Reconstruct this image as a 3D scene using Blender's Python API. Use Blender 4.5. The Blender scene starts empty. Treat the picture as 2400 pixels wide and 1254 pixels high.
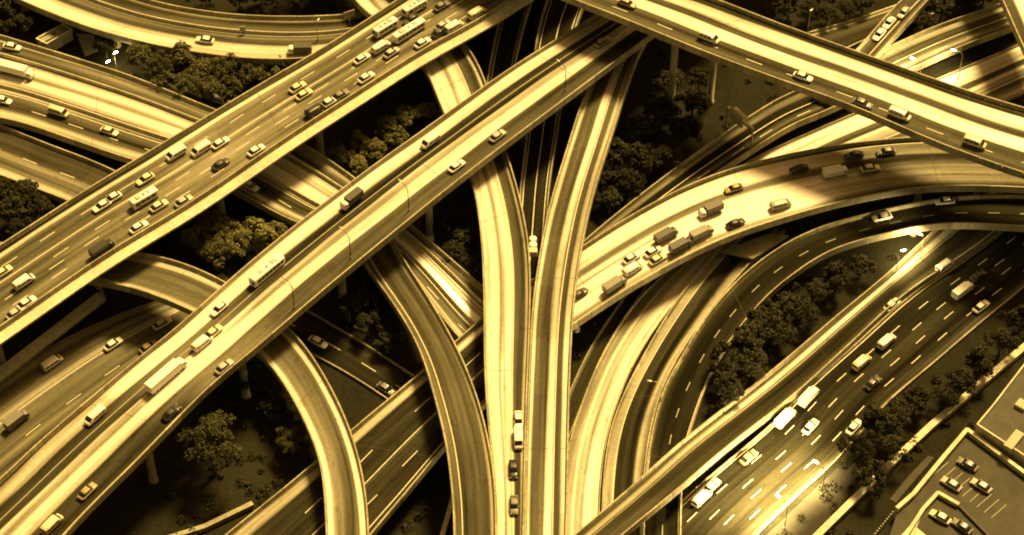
import bpy, bmesh, math, random
import numpy as np
from mathutils import Vector, Matrix
R = math.radians
random.seed(7); rng = np.random.default_rng(7)
sc = bpy.context.scene
COL = sc.collection

# ------------------------------------------------------------------ camera
ELEV, DIST, HFOV = R(48), 486.0, R(26)
TGT = Vector((0, 0, 8))
FWD = Vector((0, math.cos(ELEV), -math.sin(ELEV)))
UPV = Vector((0, math.sin(ELEV), math.cos(ELEV)))
RGT = Vector((1, 0, 0))
CAMPOS = TGT - FWD * DIST
cd = bpy.data.cameras.new('camera'); cam = bpy.data.objects.new('camera', cd); COL.objects.link(cam)
cam.matrix_world = Matrix(((1, 0, 0, CAMPOS.x), (0, UPV.y, -FWD.y, CAMPOS.y), (0, UPV.z, -FWD.z, CAMPOS.z), (0, 0, 0, 1)))
cd.sensor_fit = 'HORIZONTAL'; cd.angle = HFOV; cd.clip_start = 1; cd.clip_end = 8000
sc.camera = cam
# ------------------------------------------------------------------ sky, sun, exposure
SUN_EL, SUN_AZ = R(56), R(30)            # azimuth clockwise from +Y (away from the viewer)
sd = Vector((math.sin(SUN_AZ) * math.cos(SUN_EL), math.cos(SUN_AZ) * math.cos(SUN_EL), math.sin(SUN_EL)))
w = bpy.data.worlds.new('World'); sc.world = w; w.use_nodes = True
nt = w.node_tree; nt.nodes.clear()
sky = nt.nodes.new('ShaderNodeTexSky'); sky.sky_type = 'NISHITA'; sky.sun_disc = False
sky.sun_elevation = SUN_EL; sky.sun_rotation = SUN_AZ; sky.dust_density = 6; sky.ozone_density = 0.3
tint = nt.nodes.new('ShaderNodeMix'); tint.data_type = 'RGBA'; tint.blend_type = 'MULTIPLY'
tint.inputs[0].default_value = 1; tint.inputs[7].default_value = (1.0, 0.55, 0.12, 1)
bg = nt.nodes.new('ShaderNodeBackground'); bg.inputs[1].default_value = 0.07
wo = nt.nodes.new('ShaderNodeOutputWorld')
nt.links.new(sky.outputs[0], tint.inputs[6]); nt.links.new(tint.outputs[2], bg.inputs[0]); nt.links.new(bg.outputs[0], wo.inputs[0])
sl = bpy.data.lights.new('sun', 'SUN'); sl.energy = 5.0; sl.angle = R(12); sl.color = (1.0, 0.70, 0.225)
so = bpy.data.objects.new('sun', sl); COL.objects.link(so)
so.rotation_euler = (-sd).to_track_quat('-Z', 'Y').to_euler(); so.location = (0, 0, 300)
vs = sc.view_settings
vs.view_transform = 'Standard'; vs.look = 'None'; vs.gamma = 1; vs.use_curve_mapping = False; vs.exposure = 0.72
sc.cycles.use_denoising = True; sc.cycles.max_bounces = 5; sc.cycles.diffuse_bounces = 2
sc.cycles.sample_clamp_indirect = 4; sc.cycles.filter_width = 1.9

# ------------------------------------------------------------------ helpers
FPX = 1200 / math.tan(HFOV / 2)
def at(px, py, z):
    """point of the place at height z seen at photograph pixel (px, py)"""
    d = FWD + RGT * ((px - 1200) / FPX) - UPV * ((py - 627) / FPX)
    t = (z - CAMPOS.z) / d.z
    return CAMPOS + d * t
def mesh(name, verts, faces, mats=(), uv=None, midx=None, smooth=False):
    me = bpy.data.meshes.new(name); me.from_pydata([tuple(v) for v in verts], [], faces)
    for m in mats: me.materials.append(m)
    if uv is not None:
        l = me.uv_layers.new(name='UVMap')
        vi = np.empty(len(me.loops), dtype=np.int32); me.loops.foreach_get('vertex_index', vi)
        l.data.foreach_set('uv', np.asarray(uv, dtype=np.float32)[vi].ravel())
    if midx is not None: me.polygons.foreach_set('material_index', midx)
    if smooth: me.polygons.foreach_set('use_smooth', [True] * len(me.polygons))
    me.update(); return me
def obj(name, me, parent=None, loc=None, kind=None):
    o = bpy.data.objects.new(name, me); COL.objects.link(o)
    if parent: o.parent = parent
    if loc is not None: o.location = loc
    if kind: o['kind'] = kind
    return o
def thing(name, label, cat, loc=(0, 0, 0), rz=0, group=None, kind=None):
    o = bpy.data.objects.new(name, None); COL.objects.link(o); o.empty_display_size = 0.5
    o.location = loc; o.rotation_euler = (0, 0, rz); tag(o, label, cat, group, kind); return o
def tag(o, label=None, cat=None, group=None, kind=None):
    if label: o['label'] = label
    if cat: o['category'] = cat
    if group: o['group'] = group
    if kind: o['kind'] = kind
class MB:
    def __init__(s): s.v = []; s.f = []
    def add(s, v, f):
        n = len(s.v); s.v += [tuple(p) for p in v]; s.f += [tuple(i + n for i in q) for q in f]; return s
    def box(s, x0, x1, y0, y1, z0, z1, top=0.0):
        t = top
        return s.add([(x0, y0, z0), (x1, y0, z0), (x1, y1, z0), (x0, y1, z0), (x0 + t, y0 + t, z1), (x1 - t, y0 + t, z1), (x1 - t, y1 - t, z1), (x0 + t, y1 - t, z1)],
                     [(0, 3, 2, 1), (4, 5, 6, 7), (0, 1, 5, 4), (1, 2, 6, 5), (2, 3, 7, 6), (3, 0, 4, 7)])
    def tube(s, pts, radii, n=8):
        rings = []
        pts = [Vector(p) for p in pts]
        for i, p in enumerate(pts):
            d = (pts[min(i + 1, len(pts) - 1)] - pts[max(i - 1, 0)]).normalized()
            a = d.cross(Vector((0.3, 0.9, 0.2))); a.normalize(); b = d.cross(a)
            r = radii[i] if isinstance(radii, (list, tuple)) else radii
            rings.append([p + (a * math.cos(2 * math.pi * k / n) + b * math.sin(2 * math.pi * k / n)) * r for k in range(n)])
        v = [q for r_ in rings for q in r_]; f = []
        for i in range(len(pts) - 1):
            for k in range(n):
                f.append((i * n + k, i * n + (k + 1) % n, (i + 1) * n + (k + 1) % n, (i + 1) * n + k))
        f.append(tuple(range(n))[::-1]); f.append(tuple((len(pts) - 1) * n + k for k in range(n)))
        return s.add(v, f)
    def lathe(s, prof, n=14, cx=0, cy=0):
        v = []; f = []
        for r, z in prof:
            for k in range(n): v.append((cx + r * math.cos(2 * math.pi * k / n), cy + r * math.sin(2 * math.pi * k / n), z))
        for i in range(len(prof) - 1):
            for k in range(n): f.append((i * n + k, i * n + (k + 1) % n, (i + 1) * n + (k + 1) % n, (i + 1) * n + k))
        f.append(tuple(range(n))[::-1]); f.append(tuple((len(prof) - 1) * n + k for k in range(n)))
        return s.add(v, f)
    def loft(s, st, n=12, p=3.2):
        """rounded cross-sections (x, half width, z0, z1) swept along x"""
        v = []; f = []
        for x, hw, z0, z1 in st:
            for k in range(n):
                a = 2 * math.pi * (k + 0.5) / n
                c, q = math.cos(a), math.sin(a)
                v.append((x, hw * math.copysign(abs(c) ** (2 / p), c), (z0 + z1) / 2 + (z1 - z0) / 2 * math.copysign(abs(q) ** (2 / p), q)))
        for i in range(len(st) - 1):
            for k in range(n): f.append((i * n + k, (i + 1) * n + k, (i + 1) * n + (k + 1) % n, i * n + (k + 1) % n))
        f.append(tuple(range(n))); f.append(tuple((len(st) - 1) * n + k for k in range(n))[::-1])
        return s.add(v, f)
    def mesh(s, name, mat, smooth=False): return mesh(name, s.v, s.f, [mat], smooth=smooth)
    def build(s, name, mat, parent=None, smooth=False): return obj(name, s.mesh(name, mat, smooth), parent)

# ------------------------------------------------------------------ materials
def base_mat(name):
    m = bpy.data.materials.new(name); m.use_nodes = True
    return m, m.node_tree, m.node_tree.nodes['Principled BSDF']
def nd(nt, t, **kw):
    n = nt.nodes.new(t)
    for k, v in kw.items(): setattr(n, k, v)
    return n
def mth(nt, op, a, b=None, c=None, clamp=False):
    n = nt.nodes.new('ShaderNodeMath'); n.operation = op; n.use_clamp = clamp
    for i, x in enumerate((a, b, c)):
        if x is None: continue
        if isinstance(x, (int, float)): n.inputs[i].default_value = x
        else: nt.links.new(x, n.inputs[i])
    return n.outputs[0]
def plain(name, col, rough=0.6, var=0.25, scale=1.2, metal=0, spec=0.5, coat=0):
    m, nt, b = base_mat(name)
    tc = nd(nt, 'ShaderNodeTexCoord'); no = nd(nt, 'ShaderNodeTexNoise'); no.inputs['Scale'].default_value = scale
    no.inputs['Detail'].default_value = 6; no.inputs['Roughness'].default_value = 0.65
    nt.links.new(tc.outputs['Object'], no.inputs['Vector'])
    f = mth(nt, 'MULTIPLY_ADD', no.outputs[0], 2 * var, 1 - var)
    mx = nd(nt, 'ShaderNodeMix', data_type='RGBA', blend_type='MULTIPLY'); mx.inputs[0].default_value = 1
    mx.inputs[6].default_value = (*col, 1); nt.links.new(f, mx.inputs[7]); nt.links.new(mx.outputs[2], b.inputs['Base Color'])
    b.inputs['Roughness'].default_value = rough; b.inputs['Metallic'].default_value = metal
    b.inputs['Specular IOR Level'].default_value = spec; b.inputs['Coat Weight'].default_value = coat
    b.inputs['Coat Roughness'].default_value = 0.08
    return m
def glow(name, col, strength):
    m, nt, b = base_mat(name); b.inputs['Base Color'].default_value = (.8, .75, .6, 1)
    b.inputs['Emission Color'].default_value = (*col, 1); b.inputs['Emission Strength'].default_value = strength
    return m
def stained(name, col, rough=0.75, islands=False):
    """weathered concrete: vertical run-off streaks and broad blotches"""
    m, nt, b = base_mat(name)
    tc = nd(nt, 'ShaderNodeTexCoord'); mp = nd(nt, 'ShaderNodeMapping'); mp.inputs['Scale'].default_value = (1.1, 1.1, 0.12)
    n1 = nd(nt, 'ShaderNodeTexNoise'); n1.inputs['Scale'].default_value = 1.0; n1.inputs['Detail'].default_value = 5; n1.inputs['Roughness'].default_value = .7
    n2 = nd(nt, 'ShaderNodeTexNoise'); n2.inputs['Scale'].default_value = 0.13; n2.inputs['Detail'].default_value = 4
    nt.links.new(tc.outputs['Object'], mp.inputs['Vector']); nt.links.new(mp.outputs[0], n1.inputs['Vector']); nt.links.new(tc.outputs['Object'], n2.inputs['Vector'])
    f = mth(nt, 'MULTIPLY', mth(nt, 'MULTIPLY_ADD', n1.outputs[0], 1.3, 0.35), mth(nt, 'MULTIPLY_ADD', n2.outputs[0], 0.9, 0.55))
    if islands:
        ge = nd(nt, 'ShaderNodeNewGeometry'); f = mth(nt, 'MULTIPLY', f, mth(nt, 'MULTIPLY_ADD', ge.outputs['Random Per Island'], .5, .75))
    mx = nd(nt, 'ShaderNodeMix', data_type='RGBA', blend_type='MULTIPLY'); mx.inputs[0].default_value = 1
    mx.inputs[6].default_value = (*col, 1); nt.links.new(f, mx.inputs[7]); nt.links.new(mx.outputs[2], b.inputs['Base Color'])
    b.inputs['Roughness'].default_value = rough
    return m
def road_mat(name, bands, width, length, vr=None, streak=1.0, seed=0.0):
    """road surface: light trails painted as pale and dark lane bands and streaks, over worn asphalt"""
    m, nt, b = base_mat(name)
    bands = [(p_, max(.48 * (min(a_, .5) / .5) ** 1.7 + max(a_ - .5, 0) * .9, .44 * a_)) for p_, a_ in bands]  # lane tones carry the light trails of the traffic in the albedo
    uv = nd(nt, 'ShaderNodeUVMap'); sp = nd(nt, 'ShaderNodeSeparateXYZ'); nt.links.new(uv.outputs[0], sp.inputs[0])
    u, v = sp.outputs[0], sp.outputs[1]
    def noise(sx, sy, z, det=5, rough=.6):
        c = nd(nt, 'ShaderNodeCombineXYZ'); nt.links.new(mth(nt, 'MULTIPLY', u, sx), c.inputs[0]); nt.links.new(mth(nt, 'MULTIPLY', v, sy), c.inputs[1])
        c.inputs[2].default_value = z + seed
        n = nd(nt, 'ShaderNodeTexNoise'); n.inputs['Scale'].default_value = 1; n.inputs['Detail'].default_value = det; n.inputs['Roughness'].default_value = rough
        nt.links.new(c.outputs[0], n.inputs['Vector']); return n.outputs[0]
    st = noise(width * 0.55, 0.010, 1.3, 3.5, .6)
    wob = noise(2.5, 0.022, 9.7, 2)
    pat = noise(width * 0.12, 0.035, 4.1, 3)
    fine = noise(width * 2.2, 1.3, 17.0, 4, .7)
    uu = mth(nt, 'ADD', u, mth(nt, 'MULTIPLY_ADD', wob, 0.09, -0.045))
    rp = nd(nt, 'ShaderNodeValToRGB'); cr = rp.color_ramp
    while len(cr.elements) > 1: cr.elements.remove(cr.elements[-1])
    cr.elements[0].position = bands[0][0]; cr.elements[0].color = (bands[0][1],) * 3 + (1,)
    for p_, a_ in bands[1:]:
        e = cr.elements.new(p_); e.color = (a_, a_, a_, 1)
    nt.links.new(uu, rp.inputs[0])
    alb = rp.outputs[0]
    alb = mth(nt, 'MULTIPLY', alb, mth(nt, 'MAXIMUM', mth(nt, 'MULTIPLY_ADD', st, 3.4 * streak, 1 - 1.7 * streak), .22))  # long streaks of passing headlights, painted into the colour
    alb = mth(nt, 'MULTIPLY', alb, mth(nt, 'MULTIPLY_ADD', pat, 0.9, 0.55))
    alb = mth(nt, 'MULTIPLY', alb, mth(nt, 'MULTIPLY_ADD', fine, 0.7, 0.65))
    cv = nd(nt, 'ShaderNodeCombineXYZ'); nt.links.new(mth(nt, 'MULTIPLY', u, max(2.0, round(width / 3.6))), cv.inputs[0]); nt.links.new(mth(nt, 'MULTIPLY', v, 1 / 15), cv.inputs[1]); cv.inputs[2].default_value = seed
    wn = nd(nt, 'ShaderNodeTexWhiteNoise'); wn.noise_dimensions = '3D'
    fl = nd(nt, 'ShaderNodeVectorMath'); fl.operation = 'FLOOR'; nt.links.new(cv.outputs[0], fl.inputs[0]); nt.links.new(fl.outputs[0], wn.inputs[0])
    alb = mth(nt, 'MULTIPLY', alb, mth(nt, 'MULTIPLY_ADD', wn.outputs[0], .2, .9))          # surfacing laid lane by lane
    spt = noise(width * .5, .22, 31.0, 3, .55)
    alb = mth(nt, 'MULTIPLY', alb, mth(nt, 'MULTIPLY_ADD', mth(nt, 'GREATER_THAN', spt, .68), -.22, 1))   # oil drips and small repairs
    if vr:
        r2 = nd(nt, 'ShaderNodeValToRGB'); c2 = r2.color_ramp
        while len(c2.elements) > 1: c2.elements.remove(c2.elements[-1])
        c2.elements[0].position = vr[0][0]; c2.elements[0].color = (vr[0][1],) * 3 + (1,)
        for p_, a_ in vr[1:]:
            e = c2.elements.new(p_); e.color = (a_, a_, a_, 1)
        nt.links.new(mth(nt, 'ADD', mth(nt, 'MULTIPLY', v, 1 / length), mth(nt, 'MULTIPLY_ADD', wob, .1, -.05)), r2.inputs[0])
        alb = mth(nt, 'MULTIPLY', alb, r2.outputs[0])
    alb = mth(nt, 'MINIMUM', mth(nt, 'MAXIMUM', alb, 0.010), 0.66)
    cc = nd(nt, 'ShaderNodeCombineColor')
    nt.links.new(alb, cc.inputs[0]); nt.links.new(mth(nt, 'MULTIPLY', alb, 0.91), cc.inputs[1]); nt.links.new(mth(nt, 'MULTIPLY', alb, mth(nt, 'MULTIPLY_ADD', alb, .5, .52)), cc.inputs[2])
    nt.links.new(cc.outputs[0], b.inputs['Base Color'])
    ro = mth(nt, 'SUBTRACT', mth(nt, 'MULTIPLY_ADD', alb, -0.42, 0.66), mth(nt, 'MULTIPLY', st, 0.14))
    nt.links.new(mth(nt, 'MAXIMUM', ro, 0.3), b.inputs['Roughness'])
    nt.links.new(mth(nt, 'MULTIPLY_ADD', alb, 1.9, -.05, clamp=True), b.inputs['Specular IOR Level'])
    return m
M = dict(
    concrete=stained('weathered_concrete', (.27, .25, .18)),
    paleconc=stained('pale_concrete', (.50, .47, .36)),
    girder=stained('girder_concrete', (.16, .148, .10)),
    parapet=stained('parapet_concrete', (.30, .275, .19), .75, True),
    pier=stained('pier_concrete', (.30, .28, .20)),
    paint=plain('road_paint', (.52, .49, .38), .6, .6, 1.1),
    worn=plain('worn_road_paint', (.26, .25, .18), .6, .5, 1.5),
    joint=plain('joint_rubber', (.03, .028, .022), .8, .3),
    steel=plain('galvanised_steel', (.42, .40, .34), .45, .2, 2, .5),
    dark_steel=plain('dark_steel', (.05, .047, .038), .5, .3, 2, .3),
    bark=plain('bark', (.07, .058, .035), .9, .4, 3),
    glass=plain('vehicle_glass', (.015, .016, .018), .08, .1, 1, 0, .8),
    tyre=plain('tyre_rubber', (.02, .02, .019), .85, .2),
    rim=plain('wheel_rim', (.5, .48, .42), .35, .15, 3, .7),
    lamp_lens=plain('lamp_lens', (.75, .73, .66), .15, .1),
    tail=plain('tail_lens', (.30, .05, .03), .25, .1),
    sign=plain('sign_face', (.40, .38, .28), .5, .2, .6),
    wall=stained('plaster_wall', (.52, .48, .35)),
    roof=plain('roof_felt', (.06, .055, .04), .85, .7, .5),
    yard=plain('yard_concrete', (.042, .038, .026), .85, .9, .3),
    soil=plain('dusty_soil', (.026, .023, .014), .95, .7, .35),
    glow=glow('lit_lamp', (1.0, .86, .5), 30),
)
PAINTS = dict(white=(.82, .81, .78), silver=(.42, .41, .39), grey=(.17, .165, .155), black=(.018, .018, .018), dark=(.05, .048, .042), cream=(.68, .62, .44), tan=(.32, .26, .15))
for k, c in PAINTS.items(): M['car_' + k] = plain('car_paint_' + k, c, .4, .1, 2, 0, .4, .25)
def leaf_mat(name, col):
    m, nt, b = base_mat(name)
    g = nd(nt, 'ShaderNodeNewGeometry'); oi = nd(nt, 'ShaderNodeObjectInfo')
    f = mth(nt, 'MULTIPLY', mth(nt, 'MULTIPLY_ADD', g.outputs['Random Per Island'], 1.3, .35), mth(nt, 'MULTIPLY_ADD', oi.outputs['Random'], .7, .65))
    mx = nd(nt, 'ShaderNodeMix', data_type='RGBA', blend_type='MULTIPLY'); mx.inputs[0].default_value = 1
    mx.inputs[6].default_value = (*col, 1); nt.links.new(f, mx.inputs[7]); nt.links.new(mx.outputs[2], b.inputs['Base Color'])
    b.inputs['Roughness'].default_value = .7; b.inputs['Specular IOR Level'].default_value = .15
    return m
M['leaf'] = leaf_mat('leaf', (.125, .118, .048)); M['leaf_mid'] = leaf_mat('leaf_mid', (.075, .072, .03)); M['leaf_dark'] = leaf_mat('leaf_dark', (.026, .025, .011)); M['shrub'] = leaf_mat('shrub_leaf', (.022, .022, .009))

# ------------------------------------------------------------------ ground
def ground_mat():
    m, nt, b = base_mat('dark_earth_and_grass')
    tc = nd(nt, 'ShaderNodeTexCoord')
    n1 = nd(nt, 'ShaderNodeTexNoise'); n1.inputs['Scale'].default_value = .05; n1.inputs['Detail'].default_value = 8; n1.inputs['Roughness'].default_value = .7
    n2 = nd(nt, 'ShaderNodeTexNoise'); n2.inputs['Scale'].default_value = 1.1; n2.inputs['Detail'].default_value = 6
    nt.links.new(tc.outputs['Object'], n1.inputs[0]); nt.links.new(tc.outputs['Object'], n2.inputs[0])
    rp = nd(nt, 'ShaderNodeValToRGB'); e = rp.color_ramp.elements
    e[0].position = .35; e[0].color = (.006, .006, .003, 1); e[1].position = .75; e[1].color = (.028, .026, .014, 1)
    nt.links.new(mth(nt, 'MULTIPLY_ADD', n2.outputs[0], .35, mth(nt, 'MULTIPLY', n1.outputs[0], .75)), rp.inputs[0])
    nt.links.new(rp.outputs[0], b.inputs['Base Color']); b.inputs['Roughness'].default_value = .95; b.inputs['Specular IOR Level'].default_value = .1
    return m
g = 4000
gv = []; gf = []
obj('ground', mesh('ground', [(-g, -g, 0), (g, -g, 0), (g, g, 0), (-g, g, 0)], [(0, 1, 2, 3)], [ground_mat()]), kind='structure')

# ------------------------------------------------------------------ roads
ROADS = {}
class Road: pass
def cat(p, n):
    p = np.asarray(p, float); m = len(p)
    q = np.vstack([2 * p[0] - p[1], p, 2 * p[-1] - p[-2]]); out = []
    t = np.linspace(0, m - 1 - 1e-9, n)
    for x in t:
        i = int(x); f = x - i; a, b, c, d = q[i], q[i + 1], q[i + 2], q[i + 3]
        out.append(.5 * (2 * b + (c - a) * f + (2 * a - 5 * b + 4 * c - d) * f * f + (3 * b - a - 3 * c + d) * f ** 3))
    return np.array(out)
def smooth(p, it):
    for _ in range(it): p[1:-1] = (p[:-2] + 2 * p[1:-1] + p[2:]) / 4
    return p
def road(key, name, label, category, st, bands, vr=None, ext=(60, 60), lines=(), dashes=(), barrier=(), elevated=True, parapet=True, ledge=0.0,
         girder=2.3, pier_step=30, kind=None, streak=1.0, dash=(4.0, 6.5), ph=1.0, pw=.4, joints=True, lw=.22, dmat='paint', lmat='paint'):
    r = Road(); ROADS[key] = r; r.key = key
    hp = ph if parapet else 0
    Lp = [tuple(at(a, b, z + hp)) for a, b, c, d, z in st]; Rp = [tuple(at(c, d, z + hp)) for a, b, c, d, z in st]
    def extend(p, e):
        p = [np.array(q) for q in p]
        if e[0]:
            d = p[0] - p[1]; d[2] = 0; p = [p[0] + d / np.linalg.norm(d) * e[0]] + p
        if e[1]:
            d = p[-1] - p[-2]; d[2] = 0; p = p + [p[-1] + d / np.linalg.norm(d) * e[1]]
        return p
    Lp, Rp = extend(Lp, ext), extend(Rp, ext)
    mid = [(a + b) / 2 for a, b in zip(Lp, Rp)]
    ln = sum(np.linalg.norm(mid[i + 1] - mid[i]) for i in range(len(mid) - 1))
    n = max(30, int(ln / 2.2))
    L, Q = smooth(cat(Lp, n), 14), smooth(cat(Rp, n), 14)
    L[:, 2] -= hp; Q[:, 2] -= hp
    C = (L + Q) / 2
    seg = np.linalg.norm(np.diff(C, axis=0), axis=1); r.v = np.concatenate([[0], np.cumsum(seg)])
    r.L, r.Q, r.C, r.len = L, Q, C, r.v[-1]
    D = Q - L; D[:, 2] = 0; r.w = np.linalg.norm(D, axis=1); r.D = D / r.w[:, None]
    T = np.gradient(C, axis=0); r.T = T / np.linalg.norm(T, axis=1)[:, None]
    # true width across the driving direction
    nrm = np.stack([r.T[:, 1], -r.T[:, 0]], 1); r.pw = np.abs((r.D[:, :2] * nrm).sum(1)) * r.w
    W = float(np.median(r.pw))
    root = thing(name, label, category if not kind else None, tuple(C[len(C) // 2] * (1, 1, 0)), 0, None, kind)
    r.root = root; o0 = np.array(root.location)
    sk = np.clip(r.w / np.maximum(r.pw, .1), 1, 2.2)     # metres across -> along the slanted section line
    def pos(i, f, dz=0, off=0.0): return L[i] + (Q[i] - L[i]) * f + r.D[i] * off * sk[i] + np.array([0, 0, dz])
    r.pos = pos
    def sweep(prof, closed=True, uvf=None):
        """prof: list of (f, off, dz)"""
        m = len(prof); V = []; F = []; UV = []
        for i in range(n):
            for (f, off, dz) in prof:
                V.append(pos(i, f, dz, off) - o0); UV.append((f + off / W, r.v[i]))
        for i in range(n - 1):
            for k in range(m if closed else m - 1):
                k2 = (k + 1) % m
                F.append((i * m + k, i * m + k2, (i + 1) * m + k2, (i + 1) * m + k))
        if closed:
            F.append(tuple(range(m))[::-1]); F.append(tuple((n - 1) * m + k for k in range(m)))
        return V, F, UV
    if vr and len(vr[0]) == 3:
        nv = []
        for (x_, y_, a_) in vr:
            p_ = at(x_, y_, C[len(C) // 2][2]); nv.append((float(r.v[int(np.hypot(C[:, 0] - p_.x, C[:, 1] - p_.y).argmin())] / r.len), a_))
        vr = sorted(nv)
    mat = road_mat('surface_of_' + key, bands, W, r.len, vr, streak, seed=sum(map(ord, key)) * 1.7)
    k = 8
    prof = [(1, -.12, -.28), (0, .12, -.28)] + [(j / k, (.12 if j == 0 else -.12 if j == k else 0), 0) for j in range(k + 1)]
    V, F, UV = sweep(prof)
    obj('deck' if elevated else 'carriageway', mesh('deck_' + key, V, F, [mat], UV), root)
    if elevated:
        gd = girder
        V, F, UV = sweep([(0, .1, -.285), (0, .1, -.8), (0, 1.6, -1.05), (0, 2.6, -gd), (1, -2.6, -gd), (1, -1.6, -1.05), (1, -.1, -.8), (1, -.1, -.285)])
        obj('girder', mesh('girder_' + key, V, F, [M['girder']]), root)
    if parapet:
        for f, s in ((0, 1), (1, -1)):
            lo = -.95 if elevated else -.3
            lg = ledge if f == 1 else 0
            pr = [(f, 0, lo), (f, -s * .03, ph * .2), (f, 0, ph), (f, s * pw * .75, ph), (f, s * pw, .35), (f, s * (pw + .1), .003)]
            if s < 0: pr = pr[::-1]
            V = []; F = []; m_ = len(pr); i0 = 0
            while i0 < n - 1:
                i1 = min(i0 + 3, n - 1); b0 = len(V); jz = random.uniform(-.02, .02)
                for ii in range(i0, i1 + 1):
                    sh = (.05 if ii == i0 else -.05 if ii == i1 else 0) * r.T[ii]
                    for (f_, off, dz) in pr: V.append(pos(ii, f_, dz + (jz if dz > .5 else 0), off) - o0 + sh)
                for a_ in range(i1 - i0):
                    for q in range(m_): F.append((b0 + a_ * m_ + q, b0 + a_ * m_ + (q + 1) % m_, b0 + (a_ + 1) * m_ + (q + 1) % m_, b0 + (a_ + 1) * m_ + q))
                F.append(tuple(b0 + q for q in range(m_))[::-1]); F.append(tuple(b0 + (i1 - i0) * m_ + q for q in range(m_)))
                i0 = i1
            obj('parapet', mesh('parapet_' + key, V, F, [M['parapet']]), root)
        if ledge:
            V, F, UV = sweep([(1, .02, -.3), (1, ledge, -.75), (1, ledge, -1.25), (1, .02, -1.1)][::-1])
            obj('service_ledge', mesh('service_ledge_' + key, V, F, [M['paleconc']]), root)
    for f in barrier:
        V, F, UV = sweep([(f, -.3, .004), (f, -.12, .5), (f, -.1, .85), (f, .1, .85), (f, .12, .5), (f, .3, .004)][::-1])
        obj('median_barrier', mesh('median_barrier_' + key, V, F, [M['paleconc']]), root)
    for f in lines:
        V, F, UV = sweep([(f, -lw / 2, .008), (f, lw / 2, .008)], closed=False)
        obj('painted_line', mesh('painted_line_' + key, V, [q[::-1] for q in F], [M[lmat]]), root)
    if joints and elevated:
        jm = MB()
        for s in np.arange(14, r.len, 45.0):
            i = int(np.searchsorted(r.v, s)) - 1
            if i < 1 or i > n - 2: continue
            a = pos(i, 0, .006, .5) - o0; b = pos(i, 1, .006, -.5) - o0; t = r.T[i] * .05; t[2] = 0
            jm.add([a - t, b - t, b + t, a + t], [(0, 1, 2, 3)])
        if jm.v:
            o = jm.build('expansion_joint', M['joint'], root); o['kind'] = 'stuff'
    # dashes, each one its own piece
    for f in dashes:
        s = random.uniform(0, 4)
        while s < r.len - 5:
            i = int(np.searchsorted(r.v, s + dash[0] / 2)); i = min(max(i, 1), n - 2)
            c = pos(i, f, .009)
            hp_ = cam_px(c)
            if -60 < hp_[0] < 2460 and -60 < hp_[1] < 1314:
                d = obj('lane_dash', DASH(dash[0], dmat), root, tuple(c - o0))
                d.rotation_euler = (0, -math.asin(max(-1, min(1, r.T[i][2]))), math.atan2(r.T[i][1], r.T[i][0]))
            s += sum(dash)
    r.elevated = elevated; r.girder = girder; r.pier_step = pier_step; r.W = W
    return r
_d = {}
def DASH(l, mk):
    if (l, mk) not in _d:
        _d[l, mk] = mesh('lane_dash', [(-l / 2, -.10, 0), (l / 2, -.10, 0), (l / 2, .10, 0), (-l / 2, .10, 0)], [(0, 1, 2, 3)], [M[mk]])
    return _d[l, mk]
def cam_px(p):
    v = Vector(p) - CAMPOS; z = v.dot(FWD)
    return 1200 + FPX * v.dot(RGT) / z, 627 - FPX * v.dot(UPV) / z

road('A', 'flyover', 'broad four-lane flyover full of white vehicles, crossing the upper left diagonally', 'flyover',
     [(-150, 666, -105, 838, 17), (0, 572, 44, 735, 17), (198, 445, 255, 590, 17), (390, 328, 460, 466, 17), (600, 201, 670, 322, 17), (760, 108, 830, 219, 17), (900, 18, 990, 117, 17), (1010, -55, 1130, 40, 17), (1130, -130, 1270, -50, 17)],
     [(0, .2), (.04, .07), (.075, .07), (.09, .48), (.13, .45), (.15, .19), (.22, .17), (.4, .21), (.44, .3), (.5, .2), (.7, .25), (.9, .22), (1, .25)], vr=[(0, 650, .8), (330, 450, .85), (520, 360, 1.5), (640, 290, 1.2), (760, 210, .9), (1100, 0, .9)],  # vr paints a glow patch into the deck colour
     lines=(.09, .435, .95), dashes=(.25, .56, .68, .81), ledge=2.4)
road('B', 'flyover', 'long straight flyover crossing the middle diagonally, carrying a white coach', 'flyover',
     [(-150, 1250, 60, 1360, 18), (0, 1120, 190, 1210, 18), (110, 1017, 335, 1065, 18), (322, 839, 482, 914, 18), (422, 758, 600, 815, 18), (600, 600, 750, 686, 18), (834, 416, 960, 513, 18), (1010, 290, 1130, 378, 18), (1200, 155, 1320, 235, 18), (1398, 33, 1518, 87, 18), (1500, -35, 1620, 15, 18)],
     [(0, .2), (.03, .12), (.05, .5), (.19, .48), (.22, .085), (.42, .09), (.44, .5), (.50, .42), (.53, .28), (.56, .58), (.68, .55), (.71, .11), (.95, .10), (1, .15)],
     lines=(.335, .955), lmat='worn', vr=[(150, 1100, .75), (300, 980, .8), (420, 900, 2.6), (530, 800, 2.2), (640, 720, 1.0), (1350, 140, 1.0), (1460, 60, .5)])  # vr paints the glow at the lower end into the deck colour
road('C', 'flyover', 'highest flyover crossing the upper right corner over all the other roads', 'flyover',
     [(1420, -100, 1150, -85, 27), (1560, -45, 1330, -8, 27), (1690, 0, 1460, 42, 27), (1800, 43, 1620, 108, 27), (1950, 98, 1800, 176, 27), (2120, 158, 2001, 248, 27), (2279, 214, 2195, 332, 27), (2420, 256, 2400, 405, 27), (2600, 300, 2600, 460, 27)],
     [(0, .3), (.03, .06), (.11, .06), (.15, .5), (.30, .46), (.345, .13), (.43, .13), (.47, .56), (.62, .55), (.66, .12), (.95, .12), (1, .2)],
     lines=(.96, .64), dashes=(.8,))
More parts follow.
